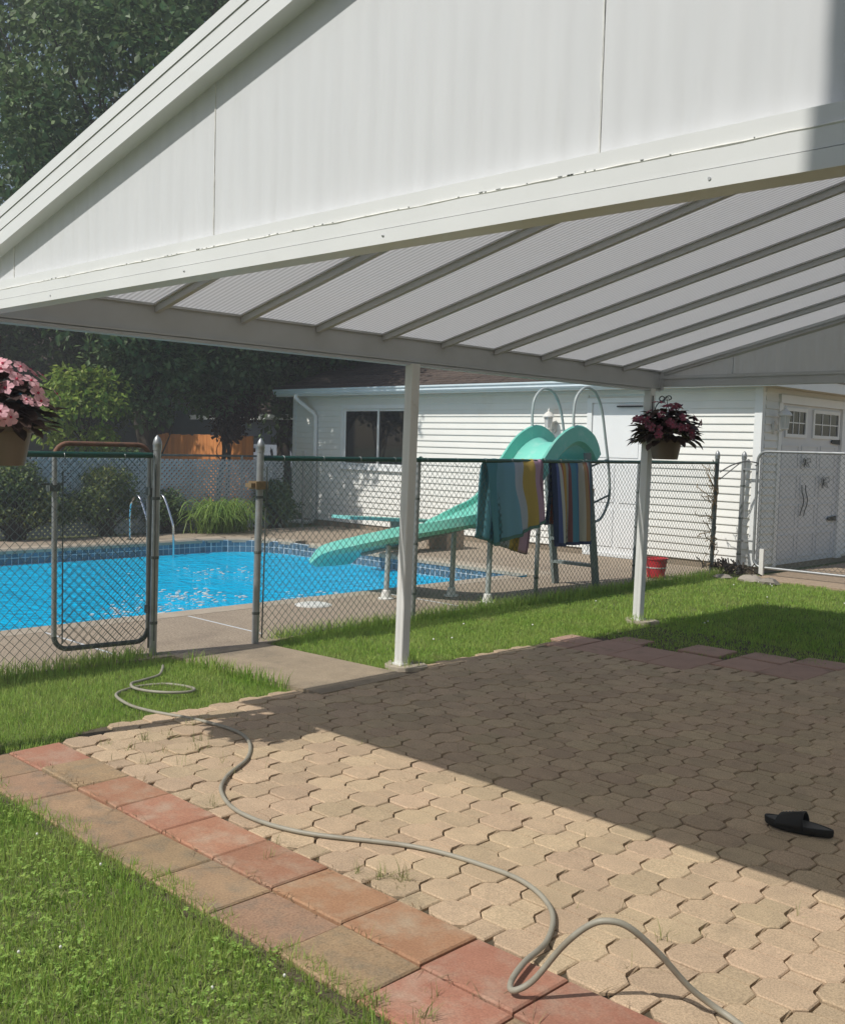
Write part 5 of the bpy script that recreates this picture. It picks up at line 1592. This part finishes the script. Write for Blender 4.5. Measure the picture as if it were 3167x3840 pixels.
# ------------------------------------------------------------------ trees and shrubs
def leaf_cloud(centers, radii, counts, size, flat=0.5):
    """many small folded leaves around clump centres"""
    C_ = np.repeat(np.array(centers), counts, axis=0); R_ = np.repeat(np.array(radii), counts, axis=0)
    n = len(C_)
    d = nrg.normal(0, 1, (n, 3)); d /= np.linalg.norm(d, axis=1)[:, None]
    rr = nrg.uniform(0, 1, n) ** 0.45
    P = C_ + d * (rr * R_)[:, None] * np.array([1, 1, .75])
    s = nrg.uniform(.6, 1.3, n) * size
    # leaf axis: outwards and drooping, random
    ax = d * .6 + nrg.normal(0, .6, (n, 3)); ax[:, 2] -= .35
    ax /= np.linalg.norm(ax, axis=1)[:, None]
    up = nrg.normal(0, flat, (n, 3)); up[:, 2] += 1
    sd = np.cross(ax, up); sd /= (np.linalg.norm(sd, axis=1)[:, None] + 1e-9)
    nn = np.cross(sd, ax)
    V = np.empty((n, 4, 3))
    V[:, 0] = P
    V[:, 1] = P + ax * (s * .55)[:, None] + sd * (s * .30)[:, None] + nn * (s * .08)[:, None]
    V[:, 2] = P + ax * s[:, None]
    V[:, 3] = P + ax * (s * .55)[:, None] - sd * (s * .30)[:, None] + nn * (s * .08)[:, None]
    i = np.arange(n)[:, None] * 4
    return V.reshape(-1, 3), [np.concatenate([i + np.array([[0, 1, 2]]), i + np.array([[0, 2, 3]])])]

def tree(name, label, base, h_trunk, crown_c, crown_r, nclump, per, leaf, mat, seed, clump_r=.7, tr=.16, low=None, grp='trees beyond the pool'):
    r_ = random.Random(seed)
    t = thing(name, label, 'tree', base, grp)
    bx_, by_, bz_ = base
    top = Vector((crown_c[0], crown_c[1], crown_c[2] + crown_r[2] * .4))
    b = MB()
    trunk = spline([(bx_, by_, -.1), (bx_ + r_.gauss(0, .06), by_ + r_.gauss(0, .06), h_trunk * .5), (bx_ + r_.gauss(0, .1), by_ + r_.gauss(0, .1), h_trunk), ((bx_ + top.x) / 2, (by_ + top.y) / 2, (h_trunk + top.z) / 2), top], 5)
    b.tube(trunk, [tr * (1.25 - 1.1 * i / len(trunk)) for i in range(len(trunk))], 9)
    cen = []; rad = []
    for k in range(nclump):
        while True:
            d = Vector((r_.gauss(0, 1), r_.gauss(0, 1), r_.gauss(0, 1)))
            if d.length > .1: break
        d.normalize()
        q = r_.uniform(.35, 1.0) ** .6
        c = Vector((crown_c[0] + d.x * crown_r[0] * q, crown_c[1] + d.y * crown_r[1] * q, crown_c[2] + d.z * crown_r[2] * q))
        if low is not None and c.z < low: c.z = low + r_.uniform(0, .6)
        cen.append(tuple(c)); rad.append(clump_r * r_.uniform(.7, 1.3))
        if k % 3 == 0:
            st_ = trunk[min(len(trunk) - 1, int(len(trunk) * r_.uniform(.35, .9)))]
            mid = (st_ + c) / 2 + Vector((r_.gauss(0, .2), r_.gauss(0, .2), r_.uniform(-.1, .4)))
            b.tube(spline([st_, mid, c], 4), [tr * .30 * (1 - .1 * i) for i in range(9)], 5)
    b.build('trunk', 'bark', t, smooth='auto')
    V, F = leaf_cloud(cen, rad, per, leaf)
    np_mesh('crown', V, F, mat, t)
    return t
tree('maple_tree', 'tall dark maple spreading over the lattice screen', (-18.6, 11.0, 0), 2.6, (-17.7, 11.5, 7.5), (3.4, 4.4, 4.9), 125, 360, .15, 'leaf_dark', 1, .95, .2, 2.1)
tree('maple_tree', 'broad dark tree overhanging the garage roof corner', (-20.0, 15.6, 0), 2.4, (-18.9, 15.9, 5.6), (3.2, 3.0, 3.8), 105, 250, .19, 'leaf_dark', 2, .95, .2, 2.0)
tree('maple_tree', 'tallest maple rising behind the patio gable', (-27, 16.5, 0), 4, (-27, 16.5, 11.0), (6.0, 5.0, 7.0), 100, 430, .17, 'leaf_dark', 3, 1.25, .3, 3.4)
tree('maple_tree', 'dark tree crown rising at the photo edge above the basket', (-25.0, 8.4, 0), 3, (-25.5, 8.8, 8.5), (2.6, 4.4, 6.0), 78, 420, .16, 'leaf_dark', 4, 1.05, .25, 2.8)
tree('maple_tree', 'low leafy tree between the blue house and the orange fence', (-24.4, 12.3, 0), 1.6, (-25.0, 12.4, 3.2), (1.3, 2.6, 1.8), 60, 200, .19, 'leaf_mid', 12, .7, .14, 1.9)
tree('ash_tree', 'lighter tree crown showing above the garage roof', (-23, 21, 0), 3, (-22.5, 20.5, 6.5), (6.0, 4.0, 4.2), 120, 220, .24, 'leaf_mid', 5, 1.1, .25, 2.5)
tree('ash_tree', 'far leafy tree behind the garage ridge', (-14.5, 26, 0), 3, (-14.5, 26, 6.0), (6.0, 3.5, 4.5), 110, 200, .26, 'leaf_mid', 6, 1.2, .25, 3)
tree('ash_tree', 'dark leafy understorey tree beside the sunlit young tree', (-17.5, 10.6, 0), 1.4, (-17.5, 10.5, 2.95), (.8, 1.0, .95), 34, 150, .14, 'leaf_dark', 31, .42, .06, 2.0)
tree('ash_tree', 'dark leafy understorey tree hanging above the orange fence', (-17.9, 12.3, 0), 1.5, (-17.9, 12.2, 3.2), (.8, 1.1, .9), 34, 150, .14, 'leaf_dark', 32, .42, .06, 2.25)
tree('young_tree', 'sunlit lime green young tree behind the pink basket', (-17.6, 9.25, 0), 1.5, (-17.5, 9.0, 2.15), (.75, .85, .75), 26, 130, .12, 'leaf_lime', 7, .34, .05, 1.3)
tree('copper_tree', 'copper leaved small tree before the orange fence', (-18.2, 12.6, 0), 1.3, (-18.2, 12.75, 2.3), (.6, .75, .65), 22, 130, .12, 'leaf_copper', 8, .3, .05, 1.5)

def shrub(name, label, c, r, ncl, per, leaf, mat, seed, grp='shrubs along the pool edge'):
    r_ = random.Random(seed)
    t = thing(name, label, 'shrub', (c[0], c[1], 0), grp)
    cen = []; rad = []
    b = MB()
    for k in range(ncl):
        a = r_.uniform(0, 6.283); el = r_.uniform(-.2, 1.5); q = r_.uniform(.4, 1)
        p = (c[0] + r[0] * math.cos(a) * math.cos(el) * q, c[1] + r[1] * math.sin(a) * math.cos(el) * q, max(.12, c[2] + r[2] * math.sin(el) * q))
        cen.append(p); rad.append(.22 * r_.uniform(.7, 1.3))
        b.tube([(c[0] + r_.gauss(0, .06), c[1] + r_.gauss(0, .06), -.03), ((c[0] + p[0]) / 2, (c[1] + p[1]) / 2, p[2] * .6), p], [.018, .012, .005], 5)
    b.build('stems', 'bark', t)
    V, F = leaf_cloud(cen, rad, per, leaf); np_mesh('foliage', V, F, mat, t)
shrub('shrub', 'rounded sunlit shrub nearest the pink basket side of the lattice', (-15.95, 7.15, .45), (.45, .85, .72), 60, 130, .07, 'leaf_shrub', 21)
shrub('shrub', 'rounded green shrub framed by the open pool gate', (-15.95, 8.75, .42), (.42, .80, .62), 56, 130, .07, 'leaf_shrub', 22)
shrub('shrub', 'small dark shrub in the corner by the garage downspout', (-15.95, 12.3, .35), (.35, .5, .5), 26, 120, .08, 'leaf_dark', 23)
shrub('shrub', 'low dark shrub beside the daylily clump', (-15.9, 9.9, .25), (.3, .4, .4), 22, 110, .07, 'leaf_dark', 24)
shrub('shrub', 'leafy vine mound climbing behind the lattice by the gate post', (-16.5, 9.2, .9), (.3, .6, .6), 26, 110, .08, 'leaf_mid', 25)
# daylilies: arching straps
t = thing('daylily_clump', 'bright arching daylily clump beside the far coping', 'plant', (-15.5, 11.0, 0))
Vs = []; q = []
for k in range(330):
    a = rnd.uniform(0, 6.283); L_ = rnd.uniform(.6, 1.15); h = rnd.uniform(.28, .58)
    bx_, by_ = -15.45 + rnd.gauss(0, .10), 10.75 + rnd.gauss(0, .26)
    w = rnd.uniform(.008, .014); ca, sa = math.cos(a), math.sin(a)
    base = len(Vs)
    for i in range(6):
        u = i / 5
        rr = L_ * .85 * u ** 1.25; z = h * math.sin(u * 2.55) * 1.1
        ww = w * (1 - u ** 2 * .9)
        Vs.append((bx_ + ca * rr - sa * ww, by_ + sa * rr + ca * ww, max(.01, z))); Vs.append((bx_ + ca * rr + sa * ww, by_ + sa * rr - ca * ww, max(.01, z)))
    for i in range(5):
        q.append([base + 2 * i, base + 2 * i + 1, base + 2 * i + 3, base + 2 * i + 2])
np_mesh('leaf_blades', np.array(Vs), [np.array(q)], 'lily', t)

# ------------------------------------------------------------------ lens veil imitated by a thin added haze
b = MB(); b.box(-70, 12, -30, 60, -2.6, 24)
hz_ = b.build('veil_haze', MT['joint'], kind='stuff')
hm = bpy.data.materials.new('veil_air'); hm.use_nodes = True
hm.node_tree.nodes.remove(hm.node_tree.nodes['Principled BSDF'])
pv = hm.node_tree.nodes.new('ShaderNodeVolumePrincipled')
pv.inputs['Color'].default_value = (0.93, 0.96, 1.0, 1)
pv.inputs['Density'].default_value = 0.004
pv.inputs['Anisotropy'].default_value = 0.0
hm.node_tree.links.new(pv.outputs[0], hm.node_tree.nodes['Material Output'].inputs['Volume'])
hz_.data.materials.clear(); hz_.data.materials.append(hm)
